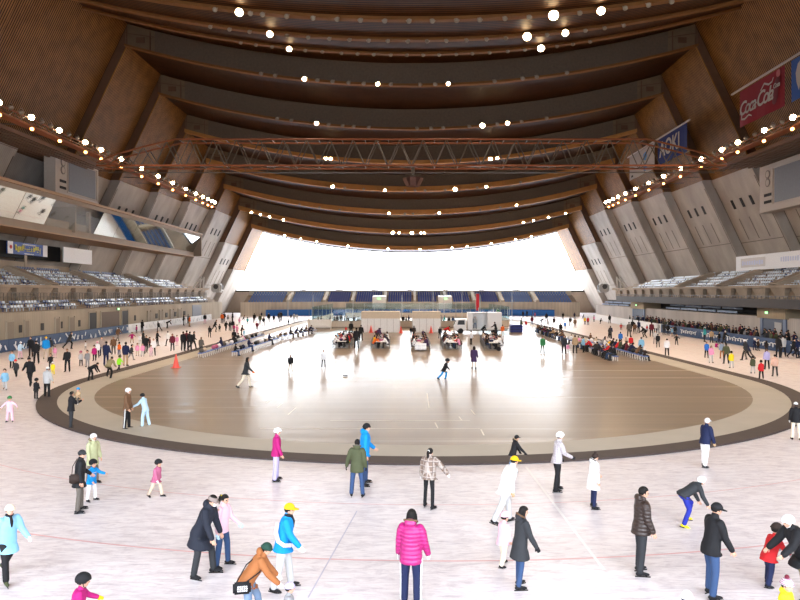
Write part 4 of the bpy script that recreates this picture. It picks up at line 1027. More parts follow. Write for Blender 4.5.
r_, w, h = banner('advertising_banner', BX, 62.0, 73.9, H + 25.1, H + 20.6, M_blueb2, 'bright blue banner with pale curved emblem, cut off at the upper right corner')
bm = bmesh.new(); o_ = [(-4.3, -1.4), (-4.75, -.4), (-4.9, .6), (-4.5, 1.5), (-3.6, 1.9), (-1, 2.0), (-1, 1.4), (-3.2, 1.2), (-3.9, .3), (-4.0, -.6)]
bm.faces.new([bm.verts.new((a, b, 0)) for a, b in o_]); me = bpy.data.meshes.new('emblem'); bm.to_mesh(me); bm.free(); on_banner(r_, me, 0, h * .5, M_wht, 'emblem')
banner_pole(BX, 100.6, 129, H + 25.5, 'pale pole carrying the dark blue and white banners behind the truss')
r_, w, h = banner('advertising_banner', BX, 101.6, 113.5, H + 25.3, H + 21.0, M_blueb, 'dark blue banner with large white capital letters hanging behind the truss end')
on_banner(r_, text_mesh('lettering', 'AOKI', 3.5, 0, .015, 1.0, .06), .6, h * .52, M_wht)
r_, w, h = banner('advertising_banner', BX, 115, 128, H + 25.3, H + 20.9, M_whb, 'white banner with small blue emblems hanging behind the right truss end')
for zz in (.66, .24):
    bm = bmesh.new()
    for i in range(5):
        a = 2 * math.pi * i / 5; rod(bm, (math.cos(a) * .55, math.sin(a) * .4, -.01), (math.cos(a) * .55, math.sin(a) * .4, .01), .38, 10)
    me = bpy.data.meshes.new('emblem'); bm.to_mesh(me); bm.free(); on_banner(r_, me, -2.2, h * zz, mat('blue emblem', (.08, .22, .45), .7), 'emblem')
bm = bmesh.new(); box(bm, (0, 0, 0), (.9, .35, .02)); me = bpy.data.meshes.new('emblem'); bm.to_mesh(me); bm.free(); on_banner(r_, me, 4.6, h * .12, M_slot, 'emblem')
# boards above the back rows of the side stands
def board(name, side, x, ya, yb, z0, z1, m, label, cat='sign'):
    s = -1 if side == 'left' else 1
    bm = bmesh.new(); box(bm, W(s * x, (ya + yb) / 2, (z0 + z1) / 2), (.15, yb - ya, z1 - z0)); o = bobj(name, bm, m); tag(o, label, cat); return o
def plate(par, side, x, ya, yb, z0, z1, m, name):
    s = -1 if side == 'left' else 1
    bm = bmesh.new(); box(bm, W(s * x, (ya + yb) / 2, (z0 + z1) / 2), (.06, yb - ya, z1 - z0)); return bobj(name, bm, m, par)
def ypx(px, x): return x * F / abs(px - VX) 
XB = 53.2
o = board('black_curtain', 'left', XB + .4, ypx(-20, XB), ypx(60, XB), H + 4.6, H + 6.8, mat('black cloth', (.008, .008, .009), .9), 'black curtain behind the blue notice board above the left stand', 'curtain')
o = board('notice_board', 'left', XB, ypx(4, XB), ypx(44, XB), H + 5.1, H + 6.75, mat('blue board', (.04, .08, .30), .6), 'blue notice board with yellow lettering and white ends above the left stand')
M_yel = mat('yellow lettering', (.70, .62, .08), .6); M_wp = mat('white panel', (.85, .83, .84), .6)
a, b = ypx(4, XB), ypx(44, XB)
plate(o, 'left', XB - .08, a, a + (b - a) * .12, H + 5.1, H + 6.75, M_wp, 'end_panel'); plate(o, 'left', XB - .08, b - (b - a) * .12, b, H + 5.1, H + 6.75, M_wp, 'end_panel')
bm = bmesh.new(); rod(bm, W(-XB + .1, a + .65, H + 6.0), W(-XB + .16, a + .65, H + 6.0), .25, 14); bobj('red_disc', bm, mat('red disc', (.6, .03, .03), .6), o)
rnd = random.Random(5)
bm = bmesh.new()
for i in range(12):
    yy = a + (b - a) * (.17 + .055 * i); z = H + 5.9
    for q in range(4):
        hz = rnd.choice((-.24, 0, .24)); box(bm, W(-XB + .12, yy + .18 + rnd.uniform(-.1, .1), z + hz), (.03, rnd.choice((.42, .36, .1)), rnd.choice((.10, .10, .5))))
bobj('lettering', bm, M_yel, o)
bm = bmesh.new()
for i in range(16): box(bm, W(-XB + .12, a + (b - a) * (.36 + .02 * i), H + 6.5), (.03, .10, .16)); box(bm, W(-XB + .12, a + (b - a) * (.4 + .015 * i), H + 5.25), (.03, .08, .13))
bobj('small_lettering', bm, M_wp, o)
plate(o, 'left', XB + .3, (a + b) / 2 - .3, (a + b) / 2 + .3, H + 2.6, H + 5.1, M_concw, 'post')
o = board('white_banner', 'left', XB - 1.2, ypx(60.5, XB - 1.2), ypx(89, XB - 1.2), H + 4.45, H + 6.75, mat('white cloth', (.88, .88, .90), .7), 'plain white banner hanging above the left stand beside the black curtain', 'banner')
XB -= 1.2
o = board('white_banner', 'right', XB, ypx(800, XB), ypx(734, XB), H + 3.35, H + 5.6, MATS['white cloth'], 'long white banner with faint pale blue print above the right stand', 'banner')
M_faint = mat('faint blue print', (.62, .66, .82), .7)
plate(o, 'right', XB - .08, ypx(763, XB), ypx(739, XB), H + 3.8, H + 5.2, mat('grey print panel', (.66, .63, .62), .7), 'printed_panel')
bm = bmesh.new(); ya, yb = ypx(761.5, XB), ypx(740, XB)
for i in range(9): box(bm, W(XB - .13, ya + (yb - ya) * (i + .5) / 9, H + 4.45), (.03, (yb - ya) / 9 * .7, rnd.choice((.5, .7, .6))))
bobj('lettering', bm, M_faint, o)
bm = bmesh.new(); ya, yb = ypx(797, XB), ypx(778, XB)
for i in range(8): box(bm, W(XB - .1, ya + (yb - ya) * (i + .5) / 8, H + 4.6), (.03, (yb - ya) / 8 * .55, rnd.choice((.5, .7, .6))))
bobj('lettering', bm, M_faint, o)
for i in range(4):
    y = ypx((770, 779, 789, 799)[i], 52.9); bm = bmesh.new(); rod(bm, W(52.9, y, 9.0), W(52.9, y, H + 5.5), .05, 6); o = bobj('thin_pole', bm, mat('grey pole', (.4, .37, .35), .5)); tag(o, 'thin grey pole standing behind the white banner on the right, %s from the left' % ORD[i], 'pole', 'thin poles behind the right banner')
# camera gear and A-frame gantries at the far corner of both stands
for s, nm in ((-1, 'left'), (1, 'right')):
    root = empty('camera_stand', W(s * 45.2, 146, 6.0)); tag(root, 'white steel frame with cover at the far end of the %s stand' % nm, 'frame')
    bm = bmesh.new()
    for dy in (0, 2.2): 
        bar(bm, (0, dy, 0), (-.2 * s, dy, 3.0), .22); bar(bm, (1.8 * s, dy, 0), (-.2 * s, dy, 3.0), .22); bar(bm, (0, dy, 0), (1.8 * s, dy, 0), .22)
    bobj('frame', bm, mat('pale painted steel', (.62, .57, .50), .6), root)
    bm = bmesh.new(); box(bm, (-1.5 * s, 8, .6), (2.2, 2.4, 2.0)); bmesh.ops.bevel(bm, geom=bm.edges[:], offset=.3, segments=2, affect='EDGES'); bobj('cover', bm, mat('grey white cover', (.55, .53, .50), .7), root)
    bm = bmesh.new(); rod(bm, (-2.65 * s, 8, .8), (-2.75 * s, 8, .8), .55, 14); rod(bm, (-1.5 * s, 6.78, .9), (-1.5 * s, 6.70, .9), .55, 14); bobj('vent', bm, mat('dark vent', (.10, .09, .085), .7), root)
# ------------------------------------------------------------------ middle rink beyond the brown floor
root = empty('hockey_rink_boards'); tag(root, 'white rink boards with clear glass screens enclosing the small rink at far centre', 'rink boards')
M_board = mat('cream rink board', (.70, .62, .52), .5); M_brail = mat('board trim', (.32, .27, .22), .5); M_rglass = glass('pale blue rink glass', (.80, .90, .92), fac=.10)
def rink_run(pts, gl=True, hb=1.15, hg=2.1):
    for a, b in zip(pts[:-1], pts[1:]):
        a, b = Vector((*a, 0)), Vector((*b, 0)); m_ = (a + b) / 2; ln = (b - a).length; ang = math.atan2(b.y - a.y, b.x - a.x); q = Matrix.Rotation(ang, 3, 'Z')
        bm = bmesh.new(); box(bm, W(m_.x, m_.y, hb / 2), (ln - .04, .12, hb), q); p = bobj('board_panel', bm, M_board, root)
        bm = bmesh.new(); box(bm, W(m_.x, m_.y, hb), (ln, .16, .08), q); box(bm, W(a.x, a.y, hb / 2), (.10, .16, hb), q); box(bm, W(m_.x, m_.y, .12), (ln, .14, .2), q); bobj('rail', bm, M_brail, p)
        if gl:
            bm = bmesh.new(); box(bm, W(m_.x, m_.y, hb + hg / 2), (ln - .06, .03, hg), q); g_ = bobj('glass_pane', bm, M_rglass, p)
            bm = bmesh.new(); bar(bm, W(a.x, a.y, hb), W(a.x, a.y, hb + hg), .07); bobj('glass_post', bm, mat('pale post', (.62, .68, .70), .4), p)
fr = [(-16.6, 116), (-16.0, 110), (-12.5, 107), (-9.2, 107), (-5.8, 107), (-2.4, 107)]
rink_run(fr); rink_run([(-2.4, 107), (1.0, 107), (4.2, 107), (7.4, 107), (10.6, 107)], gl=False); rink_run([(10.6, 107), (13.0, 107), (15.5, 109), (16.5, 114), (16.6, 120)])
rink_run([(-16.6, 116 + 6 * i) for i in range(6)]); rink_run([(16.6, 120 + 6 * i) for i in range(5)]); rink_run([(-14, 147.5)] + [(-10 + 4 * i, 149) for i in range(6)] + [(14, 147.5)])
bm = bmesh.new(); quad(bm, [W(-16.4, 107.1, .08), W(16.4, 107.1, .08), W(16.4, 149, .08), W(-16.4, 149, .08)]); struct(bobj('floor_rink', bm, M_ice))
o = empty('player_gate', W(-13.9, 103, 0)); tag(o, 'small white open-fronted bench box in front of the left rink corner', 'bench box')
M_gate = mat('white painted board', (.82, .79, .74), .6)
for nm, c, s_ in (('back_panel', (0, 1.0, .75), (3.4, .1, 1.5)), ('side_panel', (-1.7, .4, .8), (.1, 1.3, 1.6)), ('side_panel', (1.7, .4, .8), (.1, 1.3, 1.6)), ('seat_board', (0, .6, .45), (3.2, .5, .08)), ('base_board', (0, -.1, .15), (3.4, .12, .3))):
    bm = bmesh.new(); box(bm, c, s_); bobj(nm, bm, M_gate if 'base' not in nm else M_brail, o)
# two white booths
M_tanroof = mat('tan upper panel', (.70, .58, .43), .7); M_white = mat('white booth panel', (.88, .86, .82), .6)
for x0, x1, lab in ((-7.0, -1.6, 'left'), (.15, 4.1, 'right')):
    o = empty('booth', W((x0 + x1) / 2, 95.0, 0)); tag(o, 'white panelled booth with tan upper band at far centre, %s one of the pair' % lab, 'booth'); w = x1 - x0
    for nm, c, s_, m in (('front_panel', (0, 0, 1.0), (w, .1, 2.0), M_white), ('upper_band', (0, .02, 2.45), (w, .12, .9), M_tanroof), ('side_panel', (-w / 2 + .05, 1.5, 1.45), (.1, 3, 2.9), M_white), ('side_panel', (w / 2 - .05, 1.5, 1.45), (.1, 3, 2.9), M_white), ('roof', (0, 1.5, 2.92), (w, 3.1, .08), M_tanroof)):
        bm = bmesh.new(); box(bm, c, s_); p = bobj(nm, bm, m, o)
    bm = bmesh.new()
    for i in range(int(w / .9) + 1): box(bm, (-w / 2 + w * i / int(w / .9), -.06, 1.0), (.05, .04, 2.0))
    bobj('panel_joint', bm, mat('pale joint', (.58, .54, .50), .7), o)
# box truck
o = empty('box_truck', W(10.0, 93.5, 0)); tag(o, 'small white box truck with open side parked behind the tables, cab facing left', 'truck')
M_tw = mat('white truck paint', (.82, .80, .78), .35, var=.03)
bm = bmesh.new(); prof = [(-4.15, .55), (-4.15, 1.15), (-3.85, 1.95), (-2.6, 2.05), (-2.5, .45), (-4.0, .45)]
loft(bm, [[bm.verts.new((x, y, z)) for x, z in prof] for y in (-.9, .9)]); bmesh.ops.bevel(bm, geom=bm.edges[:], offset=.06, segments=2, affect='EDGES'); cab = bobj('cab', bm, M_tw, o)
bm = bmesh.new(); quad(bm, [(-3.75, -.915, 1.25), (-2.75, -.915, 1.25), (-2.75, -.915, 1.85), (-3.6, -.915, 1.85)]); quad(bm, [(-4.17, -.8, 1.2), (-4.17, .8, 1.2), (-3.89, .8, 1.9), (-3.89, -.8, 1.9)]); bobj('cab_window', bm, mat('dark car glass', (.06, .07, .08), .1), cab)
bm = bmesh.new()
for c, s_ in (((0, .88, 1.75), (4.6, .08, 2.3)), ((0, 0, 2.88), (4.6, 1.85, .08)), ((0, 0, .62), (4.6, 1.85, .12)), ((-2.27, 0, 1.75), (.08, 1.85, 2.3)), ((2.27, 0, 1.75), (.08, 1.85, 2.3)), ((1.3, -.88, 1.75), (1.9, .06, 2.3)), ((-1.95, -.88, 1.75), (.6, .06, 2.3))): box(bm, c, s_)
bobj('cargo_box', bm, M_tw, o)
bm = bmesh.new(); box(bm, (0, 0, .48), (6.2, .8, .18)); bobj('chassis', bm, M_brail, o)
for x in (-3.3, 1.4):
    for y in (-.8, .8):
        bm = bmesh.new(); rod(bm, (x, y - .12, .38), (x, y + .12, .38), .38, 16); t_ = bobj('tyre', bm, mat('tyre rubber', (.02, .02, .02), .8), o); bm = bmesh.new(); rod(bm, (x, y - .135, .38), (x, y + .135, .38), .2, 12); bobj('hub', bm, mat('steel', (0, 0, 0)), t_)
# things near the truck
o = empty('tarpaulin_bin', W(14.7, 95.5, 0)); tag(o, 'dark blue covered bin at the right end of the row of tables', 'bin')
bm = bmesh.new(); box(bm, (0, 0, .55), (1.7, 1.4, 1.1)); bmesh.ops.bevel(bm, geom=bm.edges[:], offset=.12, segments=2, affect='EDGES'); bobj('cover', bm, mat('blue tarpaulin', (.03, .04, .20), .6), o)
bm = bmesh.new(); tube(bm, [(-.85, -.72, .9), (.85, -.72, .9)], [.04, .04], 6); tube(bm, [(-.85, -.72, .5), (.85, -.72, .5)], [.04, .04], 6); bobj('strap', bm, mat('dark strap', (.02, .02, .05), .7), o)
def flag(x, y, z0, h, w, col, label, lean=0.0):
    o = empty('upright_flag', W(x, y, 0)); o.rotation_euler = (0, lean, 0); tag(o, label, 'flag')
    bm = bmesh.new(); rod(bm, (0, 0, 0), (0, 0, z0 + h + .2), .03, 6); rod(bm, (0, 0, z0 + h), (w, 0, z0 + h), .02, 6); bobj('flag_pole', bm, mat('pale post', (0, 0, 0)), o)
    bm = bmesh.new(); n = 8; r = [[bm.verts.new((w * t, .06 * math.sin(i * 1.1) * t, z0 + h * i / n)) for t in (0, .5, 1)] for i in range(n + 1)]
    for i in range(n):
        for j in range(2): bm.faces.new((r[i][j], r[i][j + 1], r[i + 1][j + 1], r[i + 1][j]))
    c = bobj('cloth', bm, col, o); s_ = c.modifiers.new('t', 'SOLIDIFY'); s_.thickness = .015; return o
flag(11.3, 118, 2.5, 2.9, .55, mat('red flag cloth', (.62, .03, .05), .8), 'tall red upright flag behind the white truck')
flag(11.2, 100, .9, 2.6, .55, mat('green flag cloth', (.05, .20, .10), .8), 'green upright flag leaning beside the white truck', .42)
for i, px in enumerate((288, 313, 353, 402, 433, 444, 462, 480, 512)):
    y = 128.0; x = (px - VX) * y / F - AX; bm = bmesh.new(); rod(bm, W(x, y, .08), W(x, y, 8.6 if i % 2 == 0 else 5.2), .06, 6); t_ = bobj('thin_mast', bm, mat('pale post', (0, 0, 0))); tag(t_, 'thin pale mast rising above the small rink, %s from the left' % ORD[i], 'pole', 'masts above the small rink')
bm = bmesh.new()
for i in range(7):
    x0 = -30 + 60 * i / 7; x1 = x0 + 60 / 7
    tube(bm, [W(x0 + (x1 - x0) * t / 6, 164, 7.0 - .8 * math.sin(math.pi * t / 6)) for t in range(7)], [.05] * 7, 5, cap=False)
t_ = bobj('sagging_cable', bm, mat('grey cable', (.42, .38, .34), .7)); tag(t_, 'grey cable sagging in loops in front of the far stand', 'cable')
def cone(px, py, h, label):
    x, y = gp(px, py); o = empty('traffic_cone', (x, y, .06)); tag(o, label, 'traffic cone', None)
    bm = bmesh.new(); rod(bm, (0, 0, .03), (0, 0, h), .17 * h / .7, 16, .03); bobj('cone_body', bm, mat('red orange plastic', (.85, .10, .07), .4), o)
    bm = bmesh.new(); box(bm, (0, 0, .02), (.42 * h / .7, .42 * h / .7, .04)); bobj('base', bm, MATS['red orange plastic'], o)
cone(176, 368.5, 1.0, 'red traffic cone standing alone on the grey apron at left')
for i, (px, py) in enumerate(((371, 333), (401, 333.5), (431, 333.5))): cone(px, py, 1.0, 'red traffic cone in front of the far booths, %s of three from left' % ORD[i])
# ------------------------------------------------------------------ tables with people
M_top = mat('white table top', (.78, .76, .72), .4); M_leg = mat('grey steel legs', (.25, .24, .23), .4, .6)
def table_meshes():
    bm = bmesh.new(); box(bm, (0, 0, .72), (.9, 1.8, .04)); bmesh.ops.bevel(bm, geom=bm.edges[:], offset=.012, segments=1, affect='EDGES'); a = bpy.data.meshes.new('tabletop'); bm.to_mesh(a); bm.free(); a.materials.append(M_top)
    bm = bmesh.new()
    for x in (-.38, .38): rod(bm, (x, 0, 0), (x, 0, .70), .022, 6)
    bar(bm, (-.38, 0, .1), (.38, 0, .1), .03); b = bpy.data.meshes.new('leg_frame'); bm.to_mesh(b); bm.free(); b.materials.append(M_leg); return a, b
TM = table_meshes()
def chair_mesh():
    bm = bmesh.new(); box(bm, (0, 0, .43), (.42, .40, .04)); a = bpy.data.meshes.new('seat'); bm.to_mesh(a); bm.free(); a.materials.append(mat('dark grey seat', (.06, .055, .06), .5))
    bm = bmesh.new(); box(bm, (0, -.2, .70), (.40, .03, .25)); b = bpy.data.meshes.new('backrest'); bm.to_mesh(b); bm.free(); b.materials.append(MATS['dark grey seat'])
    bm = bmesh.new()
    for x in (-.19, .19):
        rod(bm, (x, .18, 0), (x, .17, .42), .014, 6); rod(bm, (x, -.2, 0), (x, -.19, .80), .014, 6)
    c = bpy.data.meshes.new('leg_frame'); bm.to_mesh(c); bm.free(); c.materials.append(M_leg); return a, b, c
CM = chair_mesh()
def chair(loc, rz, label, group):
    o = empty('folding_chair', loc, rz); tag(o, label, 'chair', group)
    for nm, me in zip(('seat', 'backrest', 'leg_frame'), CM): mobj(nm, me, None, o)
random.seed(11)
POOL = ['black', 'black', 'black', 'charcoal', 'charcoal', 'darkbrown', 'navy', 'maroon', 'brown', 'grey', 'red', 'purple', 'white', 'beige']
TABN = ['leftmost', 'second from left', 'middle', 'fourth from left', 'rightmost']
for ti_, (x, y0, n, sl, feat) in enumerate(((-7.1, 67.5, 5, -.03, ['yellow', 'lightgrey', 'lightblue', 'red']), (-3.2, 67.0, 4, -.02, ['orange', 'capyellow', 'white', 'purple', 'red', 'brown']), (.75, 64.8, 5, .0, ['orange', 'white', 'maroon', 'red']), (3.9, 66.2, 5, .02, ['white', 'pink', 'red', 'brown', 'maroon']), (7.9, 65.6, 6, .07, ['white', 'white', 'black', 'brown', 'khaki']))):
    for i in range(n):
        y = y0 + 1.9 * i + .9; xx = x + sl * 1.9 * i
        o = empty('folding_table', W(xx, y, .06)); o.rotation_euler = (0, 0, -sl); tag(o, 'white folding table, %s from the front in the %s row of tables' % (ORD[i], TABN[ti_]), 'table', 'folding tables')
        mobj('tabletop', TM[0], None, o)
        for e in (-.7, .7): l_ = mobj('leg_frame', TM[1], None, o); l_.location = (0, e, 0)
        # things on the table
        for q in range(2):
            bm = bmesh.new(); bw = random.uniform(.25, .45); box(bm, (0, 0, .11), (bw, .3, .2)); bmesh.ops.bevel(bm, geom=bm.edges[:], offset=.05, segments=2, affect='EDGES'); tube(bm, [(-.08, 0, .2), (-.05, 0, .3), (.05, 0, .3), (.08, 0, .2)], [.012] * 4, 5)
            c = random.choice(['white', 'white', 'lightgrey', 'rose', 'black', 'beige', 'greybrown', 'navy'])
            b_ = bobj('bag', bm, cmat(c)); b_.location = W(xx + random.uniform(-.2, .2), y - .45 + .9 * q, .80); tag(b_, '%s bag on %s table from front, %s row of tables' % (nice(c), ORD[i], TABN[ti_]), 'bag', 'bags on the %s row of tables' % TABN[ti_])
        for sx in (-1, 1):
            for e in (-.45, .45):
                cx_, cy_ = xx + sx * .72, y + e
                chair(W(cx_, cy_, .06), sx * math.pi / 2, 'dark folding chair pulled up to the %s row of tables' % TABN[ti_], 'folding chairs at the %s row of tables' % TABN[ti_])
                if random.random() < .95:
                    j = feat.pop(0) if feat and random.random() < .6 else random.choice(POOL)
                    crowd(0, 0, random.choice((1.66, 1.6, 1.45)), j, random.choice(('black', 'jeans', 'charcoal')), random.choice(('hair_short', 'hair_long', 'knit', 'hair_short')), random.choice(('black', 'hair')), random.choice(('sit', 'sitlean')), -sx * 90, kid=False, xy=W(cx_ - sx * .05, cy_, 0)[:2], dz=.10, where='sitting at the %s tables' % TABN[ti_], group='people sitting at the tables')
# white cloth hanging off the front of the middle row
bm = bmesh.new(); n = 8
r = [[bm.verts.new((-.55 + 1.1 * i / n, -.03 - .05 * (j % 2) - .05 * math.sin(i * 2.1) * (1 - j / 4), .16 + .6 * j / 4)) for j in range(5)] for i in range(n + 1)]
for i in range(n):
    for j in range(4): bm.faces.new((r[i][j], r[i + 1][j], r[i + 1][j + 1], r[i][j + 1]))
o = bobj('table_cloth', bm, mat('white cloth', (0, 0, 0))); o.location = W(.75, 64.72, .06); s_ = o.modifiers.new('t', 'SOLIDIFY'); s_.thickness = .015; tag(o, 'white cloth hanging off the front of the middle row of tables', 'cloth')
# ------------------------------------------------------------------ benches along both sides of the brown floor
M_btop = mat('blue bench top', (.07, .16, .48), .4); M_bleg = mat('white bench leg', (.80, .78, .75), .5)
def bench_meshes():
    bm = bmesh.new(); box(bm, (0, 0, .40), (.42, 1.72, .06)); bmesh.ops.bevel(bm, geom=bm.edges[:], offset=.015, segments=1, affect='EDGES'); a = bpy.data.meshes.new('bench_top'); bm.to_mesh(a); bm.free(); a.materials.append(M_btop)
    bm = bmesh.new()
    tube(bm, [(-.19, 0, 0), (-.18, 0, .36), (.18, 0, .36), (.19, 0, 0)], [.035] * 4, 6); b = bpy.data.meshes.new('bench_leg'); bm.to_mesh(b); bm.free(); b.materials.append(M_bleg); return a, b
BM_ = bench_meshes()
BORD = ORD
def bench_row(x0, x1, ya, n, lab, occ, pool, side, rid):
    for i in range(n):
        y = ya + 1.85 * i + .9; x = x0 + (x1 - x0) * i / max(1, n - 1)
        o = empty('bench', W(x, y, .065)); o.rotation_euler = (0, 0, -math.atan2((x1 - x0), 1.85 * n)); tag(o, 'blue-topped bench with white legs, %s from the near end of the %s row' % (BORD[i], lab), 'bench', 'benches in the %s row' % lab)
        mobj('bench_top', BM_[0], None, o)
        for e in (-.62, 0, .62): q = mobj('bench_leg', BM_[1], None, o); q.location = (0, e, 0)
        for e in (-.45, .45):
            u = random.random()
            if u < occ:
                j = pool.pop(0) if pool and random.random() < .5 else random.choice(POOL[:9])
                crowd(0, 0, random.choice((1.66, 1.6, 1.35)), j, random.choice(('black', 'jeans', 'charcoal', 'greybrown')), random.choice(('hair_short', 'hair_long', 'knit', 'hair_short')), random.choice(('black', 'white', 'hair')), random.choice(('sit', 'sitlean')), side * 90, kid=False, xy=W(x, y + e, 0)[:2], dz=.05, where='sitting on the %s benches' % lab, group='people on the %s row of benches' % lab)
            elif u < occ + .72:
                c = random.choice(['white', 'white', 'lightgrey', 'offwhite', 'navy', 'black', 'greybrown', 'beige', 'rose']); bm = bmesh.new(); ball(bm, (0, 0, .17), (.19, .30, .19), None, 10, 8); ball(bm, (.02, .05, .33), (.05, .08, .05), None, 8, 6)
                b_ = bobj('bag', bm, cmat(c), smooth=True); b_.location = W(x, y + e, .49); tag(b_, '%s bundle on the %s bench of the %s row' % (nice(c), BORD[i], lab), 'bag', 'bundles on the %s row of benches' % lab)
random.seed(21)
bench_row(-18.2, -18.3, 58.0, 14, 'outer left', .12, ['pink', 'white', 'magenta'], -1, 0)
bench_row(-15.7, -15.3, 59.5, 10, 'inner left', .10, ['black', 'navy'], 1, 1)
bench_row(-15.6, -13.4, 79.5, 8, 'far left', .35, ['brown', 'navy', 'darkbrown'], 1, 2)
bench_row(18.9, 18.8, 55.2, 9, 'outer right', .62, ['olive', 'red', 'capyellow', 'white', 'grey', 'beige'], 1, 3)
bench_row(16.5, 17.3, 55.2, 11, 'inner right', .55, ['black', 'red', 'red', 'lightblue', 'tan', 'pink', 'white'], -1, 4)
bench_row(17.3, 17.6, 76.5, 10, 'far right', .85, ['black', 'black', 'tan', 'magenta', 'black'], -1, 5)
# ------------------------------------------------------------------ foreground people, each posed on its own
def puffmat(c, k=13.0):
    nm = 'quilted ' + c
    if nm in MATS: return MATS[nm]
    m = mat(nm, COLS[c], .45, var=.08, scale=8, spec=.5); n = m.node_tree.nodes; l = m.node_tree.links; b = n['Principled BSDF']
    tc = n.new('ShaderNodeTexCoord'); wv = n.new('ShaderNodeTexWave'); wv.bands_direction = 'Z'; wv.inputs['Scale'].default_value = 4.2; wv.inputs['Distortion'].default_value = 1.2; l.new(tc.outputs['Object'], wv.inputs['Vector'])
    bp = n.new('ShaderNodeBump'); bp.inputs['Strength'].default_value = .5; bp.inputs['Distance'].default_value = .02; l.new(wv.outputs['Fac'], bp.inputs['Height']); l.new(bp.outputs['Normal'], b.inputs['Normal']); return m
def plaidmat(nm, base, a, c, sc=7.0, thr=.5):
    if nm in MATS: return MATS[nm]
    m = mat(nm, base, .8); n = m.node_tree.nodes; l = m.node_tree.links; b = n['Principled BSDF']
    tc = n.new('ShaderNodeTexCoord'); sp = n.new('ShaderNodeSeparateXYZ'); l.new(tc.outputs['Object'], sp.inputs[0]); prev = None
    for ax, col, w in (('X', a, .30), ('Z', a, .30), ('X', c, .10), ('Z', c, .10), ('Y', a, .2)):
        mu = n.new('ShaderNodeMath'); mu.operation = 'MULTIPLY'; mu.inputs[1].default_value = sc; l.new(sp.outputs[ax], mu.inputs[0])
        fr = n.new('ShaderNodeMath'); fr.operation = 'FRACT'; l.new(mu.outputs[0], fr.inputs[0]); ls = n.new('ShaderNodeMath'); ls.operation = 'LESS_THAN'; ls.inputs[1].default_value = w; l.new(fr.outputs[0], ls.inputs[0])
        hf = n.new('ShaderNodeMath'); hf.operation = 'MULTIPLY'; hf.inputs[1].default_value = .7; l.new(ls.outputs[0], hf.inputs[0])
        mx = n.new('ShaderNodeMix'); mx.data_type = 'RGBA'; l.new(hf.outputs[0], mx.inputs['Factor']); mx.inputs['B'].default_value = (*col, 1)
        if prev: l.new(prev, mx.inputs['A'])
        else: mx.inputs['A'].default_value = (*base, 1)
        prev = mx.outputs['Result']
    l.new(prev, b.inputs['Base Color']); return m
def stripemat(nm, c1, c2, sc=14.0):
    if nm in MATS: return MATS[nm]
    m = mat(nm, c1, .85); n = m.node_tree.nodes; l = m.node_tree.links; b = n['Principled BSDF']
    tc = n.new('ShaderNodeTexCoord'); wv = n.new('ShaderNodeTexWave'); wv.bands_direction = 'Z'; wv.inputs['Scale'].default_value = sc; wv.inputs['Distortion'].default_value = 1.5; wv.inputs['Detail Scale'].default_value = 3; l.new(tc.outputs['Object'], wv.inputs['Vector'])
    mx = n.new('ShaderNodeMix'); mx.data_type = 'RGBA'; mx.inputs['A'].default_value = (*c1, 1); mx.inputs['B'].default_value = (*c2, 1); l.new(wv.outputs['Fac'], mx.inputs['Factor']); l.new(mx.outputs['Result'], b.inputs['Base Color']); return m
def near(px, py, ytop, head, j, t, hat, hatc, pose, label, kid=False, h=None, shoe='black', glove=None, hair='hair', fur='brown', scarf=None, look=(0, 0), vox=.016, extra=None, off=(0, 0), **kw):
    P = dict(POSES[pose]) if isinstance(pose, str) else pose
    B = build(P, vox, kid, head=look, scarf=bool(scarf), **kw)
    x, y = gp(px, py)
    if h is None: h = H - (ytop - VY) * y / F
    top = (B['HM'] @ Vector((0, 0, .14))).z
    root = dress(B, j, t, hat, hatc, shoe, hair, glove, fur=fur, scarf=scarf)
    s = h / top; root.location = (x + off[0], y + off[1], 0); root.rotation_euler = (0, 0, -R(head)); root.scale = (s, s, s)
    tag(root, label, 'person')
    if extra: extra(root, B)
    return root, B
def part_of(root, nm, bm, m, vox=None):
    if vox: me = remesh(bm, vox, 1); return mobj(nm, me, m, root)
    return bobj(nm, bm, m, root, smooth=True)
def child_named(root, nm):
    return [c for c in root.children if c.name.split('.')[0] == nm][0]
def side_stripe(m):
    def f(root, B):
        tr = child_named(root, 'trousers')
        for (hip, kn, an, fd, d2), sx in zip(B['legs'], (-1, 1)):
            bm = bmesh.new(); tube(bm, [hip + Vector((sx * .108, .0, -.08)), (hip + kn) / 2 + Vector((sx * .094, 0, 0)), kn + Vector((sx * .078, 0, 0)), an + Vector((sx * .066, 0, 0))], [.020] * 4, 6); part_of(tr, 'side_stripe', bm, m)
    return f
def mask(root, B):
    bm = bmesh.new(); ball(bm, B['HM'] @ Vector((0, .075, -.045)), (.055, .03, .04)); part_of(root, 'face_mask', bm, cmat('white'))
